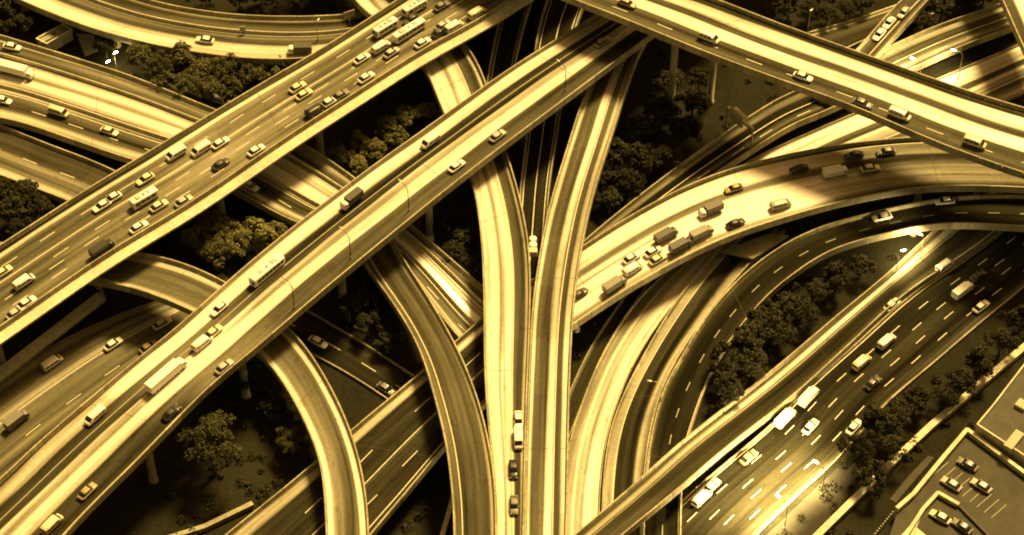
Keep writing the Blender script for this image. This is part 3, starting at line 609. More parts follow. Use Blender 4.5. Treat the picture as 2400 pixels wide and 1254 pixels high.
V = [
 (903, 68, 'A', 'minibus', 'white', 'white minibus nearest the far kerb at the top of the crowded flyover', 1),
 (958, 76, 'A', 'bus', 'white', 'long white coach in the middle of the crowded flyover jam', 0),
 (893, 110, 'A', 'van', 'white', 'white van directly behind the long coach on the crowded flyover', 0),
 (848, 136, 'A', 'car', 'white', 'white car at the tail of the coach queue on the crowded flyover', 0),
 (917, 122, 'A', 'car', 'silver', 'silver car alongside the van behind the long coach', 0),
 (990, 99, 'A', 'car', 'white', 'white car in the kerb lane abreast of the long coach', 0),
 (1064, 62, 'A', 'van', 'white', 'white van in the kerb lane ahead of the long coach', 0),
 (1038, 58, 'A', 'car', 'silver', 'silver car just left of the white kerb-lane van ahead of the coach', 0),
 (1030, 74, 'A', 'car', 'dark', 'dark car just below the silver car ahead of the long coach', 0),
 (1118, 30, 'A', 'van', 'cream', 'cream van, last vehicle up the crowded flyover before the top edge', 0),
 (972, 20, 'A', 'minibus', 'white', 'white minibus touching the top edge above the long coach', 1),
 (1035, 12, 'A', 'car', 'grey', 'grey car at the top edge right of the white minibus', 0),
 (963, 44, 'A', 'car', 'dark', 'dark car between the minibus at the top edge and the long coach', 1),
 (858, 180, 'A', 'car', 'white', 'white car alone in the kerb lane below the coach queue', 0),
 (697, 203, 'A', 'car', 'cream', 'left one of two cream cars side by side in mid flyover', 0),
 (712, 220, 'A', 'car', 'cream', 'right one of two cream cars side by side in mid flyover', 0),
 (738, 259, 'A', 'van', 'black', 'black van hugging the near parapet of the crowded flyover', 0),
 (772, 237, 'A', 'car', 'white', 'white car just ahead of the black van', 0),
 (798, 221, 'A', 'car', 'grey', 'grey car second ahead of the black van', 0),
 (600, 351, 'A', 'car', 'white', 'white car in the kerb lane above the pale viaduct', 0),
 (412, 360, 'A', 'van', 'white', 'leftmost white van of the bright trio on the crowded flyover', 1),
 (470, 350, 'A', 'van', 'white', 'middle white van of the bright trio on the crowded flyover', 1),
 (516, 334, 'A', 'car', 'white', 'white car leading the bright trio on the crowded flyover', 0),
 (517, 383, 'A', 'car', 'dark', 'dark car in mid lane below the bright trio', 0),
 (430, 470, 'A', 'car', 'silver', 'silver car close to the near parapet above the bright round trees', 0),
 (340, 418, 'A', 'car', 'cream', 'cream car left of the bright trio on the far lane', 1),
 (238, 481, 'A', 'car', 'white', 'rear one of two white cars nose to tail at the left of the crowded flyover', 1),
 (263, 463, 'A', 'car', 'white', 'front one of two white cars nose to tail at the left of the crowded flyover', 1),
 (338, 468, 'A', 'minibus', 'white', 'white minibus beside a cream car at the left of the crowded flyover', 0),
 (372, 481, 'A', 'car', 'cream', 'cream car on the right of the white minibus', 0),
 (325, 531, 'A', 'car', 'white', 'white car near the near parapet above the curving pale slip road', 0),
 (242, 584, 'A', 'truck', 'black', 'black lorry by the near parapet at the left', 0),
 (56, 660, 'A', 'van', 'white', 'white van with the most road to itself near the left edge', 0),
 (6, 636, 'A', 'car', 'cream', 'cream car cut by the left edge on the crowded flyover', 0),
 (62, 708, 'A', 'car', 'white', 'white car behind the lowest one near the left edge flyover', 0),
 (36, 732, 'A', 'car', 'silver', 'silver car lowest on the crowded flyover at the left edge', 0),
 (1008, 331, 'B', 'van', 'white', 'white van in the far lane at the middle of the middle flyover', 1),
 (1070, 388, 'B', 'car', 'white', 'white car beside the near parapet below the white van', 0),
 (1166, 317, 'B', 'car', 'silver', 'silver car in the near dark lane where the slip roads cross beneath', 0),
 (1412, 97, 'B', 'car', 'tan', 'tan car about to pass under the highest flyover', 0),
 (822, 472, 'B', 'truck', 'dark', 'dark lorry in the far lane of the middle flyover', 1),
 (626, 638, 'B', 'bus', 'white', 'white coach on the middle flyover with rounded roof', 1),
 (513, 722, 'B', 'car', 'white', 'white car following the coach on the middle flyover', 1),
 (500, 777, 'B', 'car', 'cream', 'cream car just ahead of the white van and lorry-shaped trail', 0),
 (474, 803, 'B', 'van', 'white', 'white van between the cream car and the lorry-shaped trail', 0),
 (408, 868, 'B', 'semi', 'white', 'white light trail built as a long articulated lorry at the lower end of the middle flyover', 0),  # a light trail, given the shape of a lorry
 (525, 858, 'B', 'car', 'silver', 'silver car by the near parapet right of the lorry-shaped trail', 0),
 (222, 975, 'B', 'van', 'white', 'white van alone below the lorry-shaped trail towards the left edge', 1),
 (401, 966, 'B', 'car', 'black', 'black car by the near parapet above the biggest round tree', 0),
 (204, 1150, 'B', 'car', 'tan', 'tan car in the near lane at the lower left', 0),
 (122, 1228, 'B', 'van', 'cream', 'cream van nearest the bottom left corner', 0),
 (1662, 88, 'C', 'van', 'white', 'white van highest on the dark lane of the highest flyover', 0),
 (1470, 6, 'C', 'car', 'tan', 'tan car at the top edge on the highest flyover', 0),
 (1882, 178, 'C', 'car', 'white', 'white car second down on the dark lane of the highest flyover', 0),
 (2022, 240, 'C', 'car', 'grey', 'grey car between two white ones on the highest flyover', 0),
 (2109, 268, 'C', 'van', 'white', 'white van in the middle of the dark lane of the highest flyover', 0),
 (2285, 334, 'C', 'van', 'cream', 'cream van nearest the right edge on the highest flyover', 0),
 (1215, 983, 'D', 'car', 'white', 'white car in front of a white van in the central fork', 0),
 (1215, 1028, 'D', 'van', 'white', 'white van behind a white car in the central fork', 0),
 (1203, 1098, 'D', 'car', 'black', 'black car near the foot of the central fork', 0),
 (1205, 1182, 'D', 'car', 'grey', 'grey car, last before the bottom edge in the central fork', 0),
 (1357, 688, 'K', 'car', 'dark', 'dark car emerging from under the central fork', 0),
 (1443, 668, 'K', 'truck', 'grey', 'grey lorry by the near parapet nearest the central fork', 0),
 (1483, 630, 'K', 'van', 'white', 'white van just ahead of the grey lorry', 0),
 (1541, 606, 'K', 'car', 'cream', 'cream car by the near parapet left of the black lorries', 0),
 (1530, 588, 'K', 'car', 'white', 'white car beside the cream one left of the black lorries', 0),
 (1480, 603, 'K', 'car', 'white', 'white car alone in the pale middle lane', 0),
 (1563, 553, 'K', 'truck', 'black', 'upper of two black lorries side by side', 0),
 (1598, 577, 'K', 'truck', 'black', 'lower of two black lorries side by side, by the parapet', 0),
 (1646, 548, 'K', 'truck', 'grey', 'grey lorry by the parapet ahead of the two black ones', 0),
 (1663, 495, 'K', 'truck', 'dark', 'dark lorry with a white cab facing the central fork', 1),
 (1724, 522, 'K', 'car', 'black', 'black car by the parapet ahead of the grey lorry', 0),
 (1720, 440, 'K', 'car', 'tan', 'tan car in the far pale lane of the glaring curve', 1),
 (1830, 480, 'K', 'van', 'silver', 'silver van by the parapet at the end of the glare', 0),
 (1873, 394, 'K', 'car', 'black', 'black car in the far lane of the glaring curve', 1),
 (1960, 405, 'K', 'truck', 'white', 'white lorry where the glaring curve darkens', 0),
 (2002, 362, 'K', 'car', 'dark', 'dark car just below the pier of the highest flyover', 1),
 (2077, 354, 'K', 'car', 'grey', 'grey car in the shade of the highest flyover', 1),
 (2040, 393, 'K', 'car', 'cream', 'cream car right of the white lorry on the curve', 0),
 (2068, 507, 'P', 'car', 'white', 'white car first into the dark bend', 0),
 (2215, 470, 'P', 'car', 'white', 'white car at the right end of the dark bend', 0),
 (745, 800, 'J', 'car', 'white', 'white car alone on the dark ground road under the middle flyover', 0),
 (905, 910, 'J', 'car', 'grey', 'grey car entering the dark underpass', 0),
 (2091, 713, 'R', 'car', 'white', 'white car beside the climbing ramp, top of its lane', 0),
 (2078, 800, 'R', 'van', 'white', 'white van in the upper middle of the wide avenue', 0),
 (2020, 849, 'R', 'van', 'cream', 'cream van half way up the wide avenue', 0),
 (2046, 896, 'R', 'car', 'dark', 'dark car right of the cream van', 0),
 (1897, 930, 'R', 'truck', 'white', 'front one of two white lorries nose to tail', 0),
 (1842, 980, 'R', 'truck', 'white', 'rear one of two white lorries nose to tail', 0),
 (1900, 998, 'R', 'car', 'white', 'white car right of the two white lorries', 0),
 (2002, 999, 'R', 'car', 'white', 'white car half hidden beside the roadside trees', 0),
 (1645, 1167, 'R', 'van', 'white', 'white van lowest on the wide avenue', 0),
 (1668, 1138, 'R', 'car', 'cream', 'cream car just ahead of the lowest white van', 0),
 (1755, 1070, 'R', 'car', 'tan', 'tan car in the kerb lane beside the dark gap', 0),
 (2215, 622, 'R', 'van', 'white', 'white van highest on the wide avenue', 0),
 (2258, 682, 'R', 'truck', 'white', 'big white lorry near the right edge on the wide avenue', 0),
 (2293, 645, 'R', 'car', 'black', 'black car just ahead of the big white lorry', 0),
 (2300, 717, 'R', 'car', 'white', 'white car by the verge right of the big lorry', 0),
 (380, 757, 'X', 'car', 'cream', 'cream car furthest back on the left ground road', 1),
 (265, 805, 'X', 'car', 'white', 'white car in the middle of the left ground road', 1),
 (122, 850, 'X', 'van', 'white', 'white van furthest left on the left ground road', 1),
 (348, 812, 'X', 'car', 'tan', 'tan car beside the middle flyover on the left ground road', 1),
 (42, 985, 'X', 'truck', 'grey', 'grey lorry at the left edge on the ground road', 1),
 (2084, 52, 'U', 'car', 'white', 'upper white car in the queue beyond the highest flyover', 0),
 (2061, 79, 'U', 'car', 'white', 'lower white car in the queue beyond the highest flyover', 0),
 (2118, 28, 'U', 'car', 'silver', 'silver car at the back of the queue beyond the highest flyover', 0),
 (52, 172, 'F', 'semi', 'white', 'white articulated lorry at the left edge of the wide pale viaduct', 0),
 (28, 108, 'F', 'car', 'white', 'white car on the far lane at the left edge of the pale viaduct', 0),
 (138, 262, 'F', 'van', 'cream', 'cream van in the middle of the pale viaduct on the left', 0),
 (6, 233, 'F', 'car', 'white', 'white car cut by the left edge on the pale viaduct', 0),
 (256, 306, 'F', 'car', 'cream', 'cream car before the pale viaduct dips under the flyover', 0),
 (586, 434, 'F', 'car', 'white', 'white car just out from under the crowded flyover', 0),
 (700, 118, 'T', 'truck', 'dark', 'dark lorry with white cab on the top left curve', 1),
 (480, 92, 'T', 'car', 'white', 'white car on the near lane of the top left curve', 1),
]
for q in V: vehicle(q[0], q[1], q[2], q[3], q[4], q[5], bool(q[6]))

vehicle(516, 234, None, 'van', 'white', 'white van half hidden at the edge of the grove beside the crowded flyover', turn=-.4, z=.03)
# ------------------------------------------------------------------ lower right: yard, walls, low building
def poly_slab(name, pts, z, mat, label, cat=None, kind=None, h=None):
    P = [at(x, y, z) for x, y in pts]; n = len(P)
    zb = -.02 if h is None else z - h
    c = sum(P, Vector()) / n; c.z = 0
    v = [(p.x - c.x, p.y - c.y, z) for p in P] + [(p.x - c.x, p.y - c.y, zb) for p in P]
    f = [tuple(range(n))[::-1], tuple(range(n, 2 * n))] + [(k, (k + 1) % n, n + (k + 1) % n, n + k) for k in range(n)]
    me = mesh(name, v, f, [mat]); bm = bmesh.new(); bm.from_mesh(me); bmesh.ops.recalc_face_normals(bm, faces=bm.faces); bm.to_mesh(me); bm.free()
    o = obj(name, me, None, c, kind); tag(o, label, cat); return o
def wall_run(name, pts, zb, h, t, mat, label, cat, coping=None, post=0):
    """low wall along pixel points given at its top"""
    P = [at(x, y, zb + h) for x, y in pts]; o0 = Vector((P[0].x, P[0].y, 0))
    root = thing(name, label, cat, o0)
    for i in range(len(P) - 1):
        a, b = P[i] - o0, P[i + 1] - o0; d = (b - a); ln = math.hypot(d.x, d.y); an = math.atan2(d.y, d.x)
        m = MB().box(0, ln + (t if i < len(P) - 2 else 0) * .5, -t / 2, t / 2, zb, zb + h - .14)
        k = m.build('wall_panel', mat, root); k.location = (a.x, a.y, 0); k.rotation_euler = (0, 0, an)
        m = MB().box(-.02, ln + .02, -t / 2 - .1, t / 2 + .1, zb + h - .14, zb + h, .02)
        k = m.build('coping', coping or mat, root); k.location = (a.x, a.y, .004 * i); k.rotation_euler = (0, 0, an)
        if post:
            for s in np.arange(0, ln, post):
                m = MB().box(-.22, .22, -t / 2 - .12, t / 2 + .12, zb, zb + h + .3, .04)
                k = m.build('pillar', coping or mat, root); q = a + d * (s / ln); k.location = (q.x, q.y, 0); k.rotation_euler = (0, 0, an)
    return root
poly_slab('pavement', [(2105, 1195), (2267, 1010), (2420, 1125), (2520, 1330), (2060, 1330)], 2.0, M['yard'], 'dusty raised concrete yard with parked cars in the lower right corner', kind='structure')
wall_run('boundary_wall', [(2102, 1190), (2141, 1156), (2214, 1067), (2267, 1005), (2420, 1120)], 2.0, 1.3, .7, M['wall'], 'pale boundary wall with a sharp corner around the concrete yard', 'wall', M['paleconc'])
wall_run('boundary_wall', [(2118, 1262), (2165, 1190), (2199, 1153), (2248, 1181)], 2.0, 1.1, .6, M['wall'], 'short pale inner wall bent around the yard corner with parked cars', 'wall', M['paleconc'])
wall_run('boundary_wall', [(2248, 1183), (2320, 1256), (2420, 1340)], 2.0, .6, .45, M['roof'], 'low dark kerb wall running on from the short pale inner wall', 'wall', M['roof'])
poly_slab('path', [(2103, 1264), (2150, 1212), (2162, 1204), (2148, 1236), (2180, 1262)], 2.05, M['paleconc'], 'pale paved path beside the short inner wall', kind='structure')
wall_run('garden_wall', [(1905, 1264), (2055, 1116), (2182, 996), (2420, 795)], 0, 1.6, 1.3, M['concrete'], 'long low concrete wall running parallel to the avenue behind the trees', 'wall', M['paleconc'])
poly_slab('path', [(2085, 1170), (2130, 1115), (2175, 1068), (2190, 1072), (2140, 1130), (2100, 1178)], .1, M['yard'], 'narrow dim path in front of the yard wall', kind='structure')
poly_slab('verge', [(1740, 1330), (1790, 1260), (1985, 1075), (2040, 1120), (1895, 1262), (1830, 1330)], .03, M['soil'], 'bare dusty verge below the avenue beside the long low wall', kind='structure')
poly_slab('pavement', [(1688, 588), (1765, 606), (1850, 552), (1800, 548)], 3.3, M['concrete'], 'bare concrete nose slab where the dark bend leaves the curved viaduct', kind='structure', h=.6)
fr = thing('picket_fence', 'row of white posts leading to the yard wall at the bottom edge', 'fence', at(2050, 1250, .0))
for k in range(12):
    p = at(2042 + k * 4.6, 1262 - k * 5.6, 1.0) - at(2050, 1250, .0)
    b = MB().box(-.16, .16, -.16, .16, -1 + p.z, p.z + .2, .04).build('fence_post', M['paleconc'], fr); b.location = (p.x, p.y, 0)
for k in range(6):
    p = at(2102 + k * 6, 1206 + k * 3.4, 1.0) - at(2050, 1250, .0)
    b = MB().box(-.16, .16, -.16, .16, -1 + p.z, p.z + .2, .04).build('fence_post', M['paleconc'], fr); b.location = (p.x, p.y, 0)
for (x, y, pa, lb, an) in ((2230, 1133, 'silver', 'silver car parked nearest the sharp wall corner', 2.45), (2300, 1137, 'silver', 'silver car parked furthest right in the yard', 2.45), (2204, 1210, 'cream', 'cream car parked inside the short inner wall', 2.5), (2255, 1232, 'grey', 'grey car parked lowest in the yard', 2.4), (2268, 1087, 'grey', 'grey car parked close under the long boundary wall', 2.5)):
    vehicle(x, y, None, 'car', pa, lb, group='cars parked in the yard', turn=an, z=2.01)
yl = thing('bay_marking', 'faint painted parking bay lines on the raised yard', 'road marking', at(2230, 1130, 2.0))
for k in range(9):
    a_ = at(2205 + k * 17, 1098 + k * 12.5, 2.0) - yl.location; 
    b = MB().box(-2.4, 2.4, -.07, .07, .006, .012).build('bay_line', M['worn'], yl); b.location = (a_.x, a_.y, 0); b.rotation_euler = (0, 0, .75)
def flat_building(pts, z, label, units=()):
    P = [at(x, y, z) for x, y in pts]; n = len(P); c = sum(P, Vector()) / n; c.z = 0
    root = thing('low_building', label, 'building', c)
    v = [(p.x - c.x, p.y - c.y, z - .3) for p in P] + [(p.x - c.x, p.y - c.y, 0) for p in P]
    f = [(k, (k + 1) % n, n + (k + 1) % n, n + k) for k in range(n)]
    me = mesh('wall', v, f, [M['wall']]); bm = bmesh.new(); bm.from_mesh(me); bmesh.ops.recalc_face_normals(bm, faces=bm.faces); bm.to_mesh(me); bm.free()
    obj('wall', me, root)
    obj('roof', mesh('roof', [(p.x - c.x, p.y - c.y, z - .3) for p in P], [tuple(range(n))], [M['roof']]), root)
    for i in range(n):
        a, b = P[i] - c, P[(i + 1) % n] - c; d = b - a; ln = math.hypot(d.x, d.y)
        k = MB().box(-.15, ln + .15, -.2, .2, z - .45, z + .35, .03).build('roof_parapet', M['paleconc'], root)
        k.location = (a.x, a.y, .003 * i); k.rotation_euler = (0, 0, math.atan2(d.y, d.x))
    for (x, y, sx, sy, h, an) in units:
        p = at(x, y, z) - c
        k = MB().box(-sx, sx, -sy, sy, z - .3, z + h, .05); o = k.build('roof_unit', M['sign'], root); o.location = (p.x, p.y, 0); o.rotation_euler = (0, 0, an)
        f_ = MB()
        for q in np.arange(-sx + .2, sx - .1, .5): f_.box(q, q + .12, -sy + .1, sy - .1, z + h, z + h + .06)
        e = f_.build('grille', M['dark_steel'], o)
    return root
flat_building([(2290, 996), (2330, 948), (2405, 850), (2520, 920), (2440, 1095)], 5.0, 'low flat-roofed building with a pale parapet at the right edge', [(2375, 1035, 2.6, 1.0, .8, .9), (2395, 950, 1.2, 1.2, .6, .9)])
flat_building([(86, 92), (148, 58), (168, 70), (110, 104)], 3.2, 'small slatted shed roof behind the wide pale viaduct', [(112, 88, 2.4, .8, .12, .65), (138, 73, 2.0, .8, .12, .65)])
poly_slab('pavement', [(178, 78), (220, 82), (230, 118), (200, 132)], .12, M['concrete'], 'pale paved pad under the top left curve', kind='structure')
wall_run('footbridge', [(-40, 905), (120, 783), (238, 692)], 3.0, 1.0, 2.6, M['concrete'], 'straight pale concrete footbridge below the crowded flyover at the left edge', 'footbridge', M['paleconc'])
wall_run('garden_wall', [(345, 1275), (480, 1232), (592, 1178)], 0, 1.4, .9, M['concrete'], 'low slanting wall under the big round tree at the bottom', 'wall', M['concrete'])
wall_run('footbridge', [(1030, 1275), (1052, 1200), (1068, 1140)], 2.0, .8, .8, M['concrete'], 'thin stair rail wall beside the grey slip road at the bottom edge', 'wall', M['paleconc'])

# ------------------------------------------------------------------ street furniture
ORD = ['first', 'second', 'third', 'fourth', 'fifth', 'sixth', 'seventh', 'eighth', 'ninth', 'tenth', 'eleventh', 'twelfth', 'thirteenth', 'fourteenth', 'fifteenth']
def street_lamp(px, py, z0, h, arm, label, lit=0, group=None, pm='steel'):
    """px,py: foot; arm: direction (dx,dy) in plan, metres"""
    p = at(px, py, z0); root = thing('street_lamp', label, 'street lamp', p, 0, group)
    ax, ay = arm; al = math.hypot(ax, ay)
    MB().lathe([(.22, 0), (.22, .5), (.13, .6)], 10).build('base', M['steel'], root)
    MB().tube([(0, 0, .5), (0, 0, h * .55), (0, 0, h * .85), (ax * .25, ay * .25, h * .97), (ax * .85, ay * .85, h)], [.12, .10, .085, .07, .06], 8).build('pole', M[pm], root, True)
    hm = MB().loft([(-.55, .12, -.06, .06), (-.3, .2, -.1, .1), (.4, .22, -.1, .1), (.6, .1, -.05, .06)], 10, 3).build('lamp_head', M['glow'] if lit else M['steel'], root, True)
    hm.location = (ax, ay, h); hm.rotation_euler = (0, 0, math.atan2(ay, ax))
    if lit:
        ld = bpy.data.lights.new('lamp_light', 'SPOT'); ld.energy = lit; ld.color = (1.0, .72, .27); ld.spot_size = R(150); ld.spot_blend = .9; ld.shadow_soft_size = .4
        lo = bpy.data.objects.new('lamp_light', ld); COL.objects.link(lo); lo.parent = root; lo.location = (ax, ay, h - .25); lo.rotation_euler = (Vector((ax, ay, 0)).normalized() * .75 + Vector((0, 0, -1))).to_track_quat('-Z', 'Y').to_euler()
    return root
for n_, (x, y) in enumerate(((1325, 212), (958, 494), (822, 606), (690, 722))):
    street_lamp(x, y, 18, 7.5, (-1.7, 1.9), 'slender unlit lamp post on the middle flyover, ' + ORD[n_] + ' from the right', 0, 'lamp posts on the middle flyover', 'dark_steel')
street_lamp(2245, 186, .3, 9, (-2.3, .6), 'curved lit lamp post standing on the pale road behind the highest flyover', 14000)
street_lamp(2150, 205, .3, 9, (-2.3, .6), 'lit lamp whose foot is hidden by the highest flyover', 14000)
street_lamp(2098, 645, .1, 8, (.8, .2), 'lit lamp where the climbing ramp meets the dark bend', 9000)
street_lamp(2155, 610, .4, 8, (-.9, .6), 'lit lamp lighting the top of the climbing ramp', 12000)
street_lamp(275, 168, .1, 6, (.3, .3), 'right one of two lit lamps behind the pale viaduct', 2500)
street_lamp(256, 182, .1, 5, (.3, .3), 'left one of two lit lamps behind the pale viaduct', 2500)
street_lamp(1925, 1160, .1, 9, (-1.9, 1.7), 'upper of two lit lamps making the bright pool on the avenue, the lower one added', 85000)
street_lamp(1838, 1240, .1, 9, (-1.9, 1.7), 'lower lit lamp, added to lengthen the bright pool on the avenue', 85000)  # second lamp, added to draw the pool of light further along
street_lamp(1548, 945, 1.3, 7, (-2.6, .4), 'unlit lamp on the parapet between the narrow and the dark slip roads', 0)
street_lamp(1892, 82, .3, 8, (.2, .2), 'straight mast lamp behind the highest flyover at the top', 0)
street_lamp(745, 95, 7, 6, (.4, .8), 'unlit lamp on the top left curve', 0)
def signboard(px, py, z0, h, w_, hh, yaw, label, name='road_sign', posts=1):
    p = at(px, py, z0); root = thing(name, label, 'road sign', p, yaw)
    for k in range(posts):
        x = 0 if posts == 1 else (-w_ / 2 + .3 if k == 0 else w_ / 2 - .3)
        MB().tube([(x, 0, 0), (x, 0, h + hh * .8)], .12, 8).build('post', M['steel'], root)
    pn = MB().box(-w_ / 2, w_ / 2, -.16, -.1, h, h + hh).build('panel', M['sign'], root)
    MB().box(-w_ / 2 - .06, w_ / 2 + .06, -.1, -.02, h - .06, h + hh + .06).build('frame', M['steel'], pn)
    return root
signboard(820, 58, 7, 2.4, 2.8, 2.0, .5, 'pale roadside sign at the end of the top left curve')
signboard(570, 78, 7, 1.0, 1.3, 1.2, .1, 'small square pale sign on the top left curve')
# gantry over the low dark viaduct
gr = thing('sign_gantry', 'overhead sign gantry across the dark low viaduct under the highest flyover', 'sign gantry', at(1730, 325, 3.5), -.95)
MB().box(-4.5, 4.5, -.35, .35, 6.2, 6.9).build('beam', M['steel'], gr)
for s in (-1, 1): MB().tube([(s * 4.5, 0, 0), (s * 4.5, 0, 6.3)], .25, 10).build('post', M['steel'], gr)
MB().box(-3.0, 1.6, -.75, -.55, 5.0, 8.6).build('panel', M['sign'], gr)
MB().box(-3.6, 1.2, .4, 1.8, 6.4, 6.55).build('walkway', M['paleconc'], gr)
# crash cushion at the nose of the fork
ca = thing('crash_cushion', 'white crash cushion on the nose of the central fork', 'crash cushion', at(1249, 560, 13.4))
for k in range(2):
    MB().lathe([(.85 - .05 * k, 0), (.9 - .05 * k, .15), (.9 - .05 * k, 1.1), (.75 - .05 * k, 1.25)], 14, 0, 1.75 * k - 2.6).build('drum', M['car_white'], ca, True)
MB().box(-1.0, 1.0, -5.2, -3.6, 0, 1.3, .12).build('nose_block', M['paleconc'], ca)

# ------------------------------------------------------------------ trees
def leaf_cloud(centres, rads, per, size, rr):
    vs, fs = [], []; n = 0
    for c, rad in zip(centres, rads):
        d = rr.normal(size=(per, 3)); d /= np.linalg.norm(d, axis=1)[:, None]
        p = c + d * rad * (rr.uniform(.55, 1.05, (per, 1)))
        nr = d + rr.normal(scale=.6, size=(per, 3)) + np.array([0, 0, .5]); nr /= np.linalg.norm(nr, axis=1)[:, None]
        t = np.cross(nr, rr.normal(size=(per, 3))); t /= np.linalg.norm(t, axis=1)[:, None]
        b = np.cross(nr, t); s = size * rr.uniform(.6, 1.3, (per, 1))
        q = np.stack([p - t * s, p - b * s * .55, p + t * s, p + b * s * .55], 1).reshape(-1, 3)
        vs.append(q); fs += [(n + 4 * k, n + 4 * k + 1, n + 4 * k + 2, n + 4 * k + 3) for k in range(per)]; n += 4 * per
    return np.vstack(vs), fs
TREES = []
for k in range(8):
    rr = np.random.default_rng(40 + k); cs = []; rs = []
    bump = rr.normal(size=(5, 3)); bump /= np.linalg.norm(bump, axis=1)[:, None]
    for _ in range(int(rr.integers(26, 42))):
        d = rr.normal(size=3); d /= np.linalg.norm(d); d[2] = abs(d[2]) * 1.0 - .25
        lob = .72 + .5 * max(0, float((bump @ d).max())) ** 2; q_ = rr.uniform(.45, 1.05) ** .6 * lob
        cs.append(np.array([d[0] * 3.7 * q_, d[1] * 3.7 * q_, 6 + d[2] * (2.6 + .25 * k) * q_])); rs.append(rr.uniform(.45, 1.5))
    V_, F_ = leaf_cloud(cs, rs, 110, .24 + .025 * k, rr)
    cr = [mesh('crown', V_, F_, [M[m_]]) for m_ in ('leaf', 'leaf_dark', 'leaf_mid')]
    t = MB().tube([(0, 0, 0), (.1, .05, 1.6), (0, .1, 3.4), (.1, 0, 5.2)], [.38, .28, .22, .12], 8)
    for q in range(6):
        a = q * 1.05 + k; t.tube([(0, .05, 2.4 + .35 * q), (1.1 * math.cos(a), 1.1 * math.sin(a), 4.0 + .3 * q), (2.5 * math.cos(a), 2.5 * math.sin(a), 5.2 + .3 * q)], [.15, .1, .04], 6)
    TREES.append((cr, t.mesh('trunk', M['bark'])))
rr = np.random.default_rng(77); cs = []; rs = []
for _ in range(75):
    d = rr.normal(size=3); d /= np.linalg.norm(d); d[2] = abs(d[2]) - .25; q_ = rr.uniform(.5, 1.05) ** .5 * (.85 + .25 * math.sin(3 * math.atan2(d[1], d[0]) + 1))
    cs.append(np.array([d[0] * 3.9 * q_, d[1] * 3.9 * q_, 6 + d[2] * 2.7 * q_])); rs.append(rr.uniform(.35, .95))
V_, F_ = leaf_cloud(cs, rs, 130, .145, rr)
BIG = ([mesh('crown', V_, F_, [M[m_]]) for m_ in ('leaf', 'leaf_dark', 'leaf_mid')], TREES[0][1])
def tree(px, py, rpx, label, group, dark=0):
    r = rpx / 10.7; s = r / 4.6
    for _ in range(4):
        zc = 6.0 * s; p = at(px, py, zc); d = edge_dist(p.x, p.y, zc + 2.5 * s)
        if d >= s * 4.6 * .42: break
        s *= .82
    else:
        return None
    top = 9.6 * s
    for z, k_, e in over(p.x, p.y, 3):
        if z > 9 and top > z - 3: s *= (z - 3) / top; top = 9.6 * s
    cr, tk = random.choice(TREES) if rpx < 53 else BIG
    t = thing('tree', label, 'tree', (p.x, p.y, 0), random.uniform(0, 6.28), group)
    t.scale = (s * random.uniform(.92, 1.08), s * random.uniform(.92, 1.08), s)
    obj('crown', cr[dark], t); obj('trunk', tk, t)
    return t
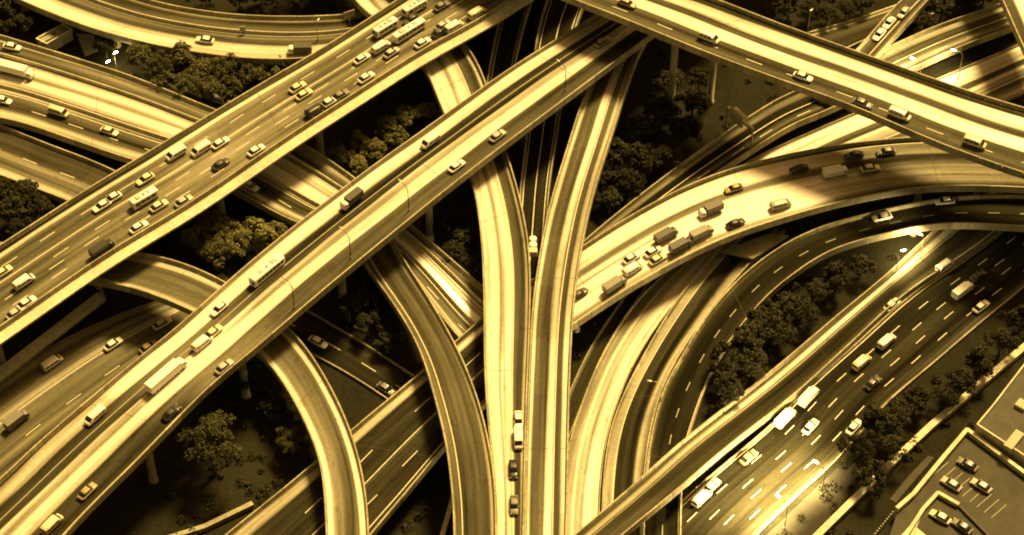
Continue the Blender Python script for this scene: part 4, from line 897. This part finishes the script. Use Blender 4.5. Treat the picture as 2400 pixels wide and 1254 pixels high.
CL = [
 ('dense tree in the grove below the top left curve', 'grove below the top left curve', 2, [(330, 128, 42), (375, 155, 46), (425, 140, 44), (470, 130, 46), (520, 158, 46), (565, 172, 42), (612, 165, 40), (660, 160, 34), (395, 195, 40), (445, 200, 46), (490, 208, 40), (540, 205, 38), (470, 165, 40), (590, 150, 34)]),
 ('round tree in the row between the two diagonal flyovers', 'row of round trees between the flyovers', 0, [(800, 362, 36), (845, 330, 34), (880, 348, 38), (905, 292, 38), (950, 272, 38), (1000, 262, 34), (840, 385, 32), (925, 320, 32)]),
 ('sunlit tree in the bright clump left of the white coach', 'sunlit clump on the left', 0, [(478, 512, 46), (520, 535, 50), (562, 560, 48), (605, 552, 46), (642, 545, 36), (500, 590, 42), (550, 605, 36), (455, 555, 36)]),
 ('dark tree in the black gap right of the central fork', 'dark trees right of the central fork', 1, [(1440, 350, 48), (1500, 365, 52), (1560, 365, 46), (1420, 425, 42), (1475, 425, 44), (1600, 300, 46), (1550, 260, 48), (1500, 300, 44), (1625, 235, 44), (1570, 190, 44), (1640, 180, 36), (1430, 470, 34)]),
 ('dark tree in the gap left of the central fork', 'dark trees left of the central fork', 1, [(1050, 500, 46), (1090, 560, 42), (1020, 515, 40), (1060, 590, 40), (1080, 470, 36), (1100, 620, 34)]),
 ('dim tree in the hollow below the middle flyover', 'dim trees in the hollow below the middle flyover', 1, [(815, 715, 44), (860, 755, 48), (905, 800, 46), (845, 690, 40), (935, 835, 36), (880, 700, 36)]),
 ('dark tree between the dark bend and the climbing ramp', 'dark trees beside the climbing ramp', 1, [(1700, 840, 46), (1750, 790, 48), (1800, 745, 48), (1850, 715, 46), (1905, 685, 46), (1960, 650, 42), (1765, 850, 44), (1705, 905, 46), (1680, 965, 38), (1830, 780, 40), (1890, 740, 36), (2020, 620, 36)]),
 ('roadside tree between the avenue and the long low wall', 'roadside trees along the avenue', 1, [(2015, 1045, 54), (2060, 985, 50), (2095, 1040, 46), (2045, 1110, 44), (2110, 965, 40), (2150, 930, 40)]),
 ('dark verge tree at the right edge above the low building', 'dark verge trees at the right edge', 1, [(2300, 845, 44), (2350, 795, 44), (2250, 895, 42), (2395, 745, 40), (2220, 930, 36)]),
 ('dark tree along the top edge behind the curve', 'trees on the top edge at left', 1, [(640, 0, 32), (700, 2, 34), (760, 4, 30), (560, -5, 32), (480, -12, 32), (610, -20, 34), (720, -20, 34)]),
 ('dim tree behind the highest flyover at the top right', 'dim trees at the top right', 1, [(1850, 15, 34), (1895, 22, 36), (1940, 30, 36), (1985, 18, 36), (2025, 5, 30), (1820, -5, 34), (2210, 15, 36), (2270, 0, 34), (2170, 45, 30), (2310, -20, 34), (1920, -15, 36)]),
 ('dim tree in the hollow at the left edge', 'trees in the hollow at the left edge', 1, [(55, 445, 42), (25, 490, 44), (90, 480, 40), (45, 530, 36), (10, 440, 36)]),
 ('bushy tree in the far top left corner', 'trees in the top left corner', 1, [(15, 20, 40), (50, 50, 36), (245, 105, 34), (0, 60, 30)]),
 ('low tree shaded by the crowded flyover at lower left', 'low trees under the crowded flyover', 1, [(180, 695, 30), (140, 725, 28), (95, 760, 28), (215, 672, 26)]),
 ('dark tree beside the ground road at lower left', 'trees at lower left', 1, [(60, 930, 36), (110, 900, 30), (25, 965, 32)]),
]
CL[0] = CL[0][:3] + ([(x, y, r_ * 1.18) for x, y, r_ in CL[0][3]],); CL[2] = CL[2][:3] + ([(x, y, r_ * 1.12) for x, y, r_ in CL[2][3]],)
for lab, grp, dk, pts in CL:
    made = [(x, t) for x, t in ((x, tree(x, y, r_, lab, grp, dk)) for (x, y, r_) in sorted(pts)) if t]
    for k, (x, t) in enumerate(made):
        if len(made) > 1: t['label'] = lab + (', ' + ORD[k] + ' from the left' if k else ', leftmost of all')
tree(492, 1035, 92, 'biggest round tree standing alone below the middle flyover', None, 2)
tree(680, 1020, 54, 'round tree left of the pale curving slip road at the bottom', None, 2)
tree(640, 955, 36, 'small tree tucked above the round one left of the slip road at the bottom', None, 1)
tree(560, 880, 44, 'dim tree just under the lower edge of the middle flyover', None, 1)
# ------------------------------------------------------------------ undergrowth
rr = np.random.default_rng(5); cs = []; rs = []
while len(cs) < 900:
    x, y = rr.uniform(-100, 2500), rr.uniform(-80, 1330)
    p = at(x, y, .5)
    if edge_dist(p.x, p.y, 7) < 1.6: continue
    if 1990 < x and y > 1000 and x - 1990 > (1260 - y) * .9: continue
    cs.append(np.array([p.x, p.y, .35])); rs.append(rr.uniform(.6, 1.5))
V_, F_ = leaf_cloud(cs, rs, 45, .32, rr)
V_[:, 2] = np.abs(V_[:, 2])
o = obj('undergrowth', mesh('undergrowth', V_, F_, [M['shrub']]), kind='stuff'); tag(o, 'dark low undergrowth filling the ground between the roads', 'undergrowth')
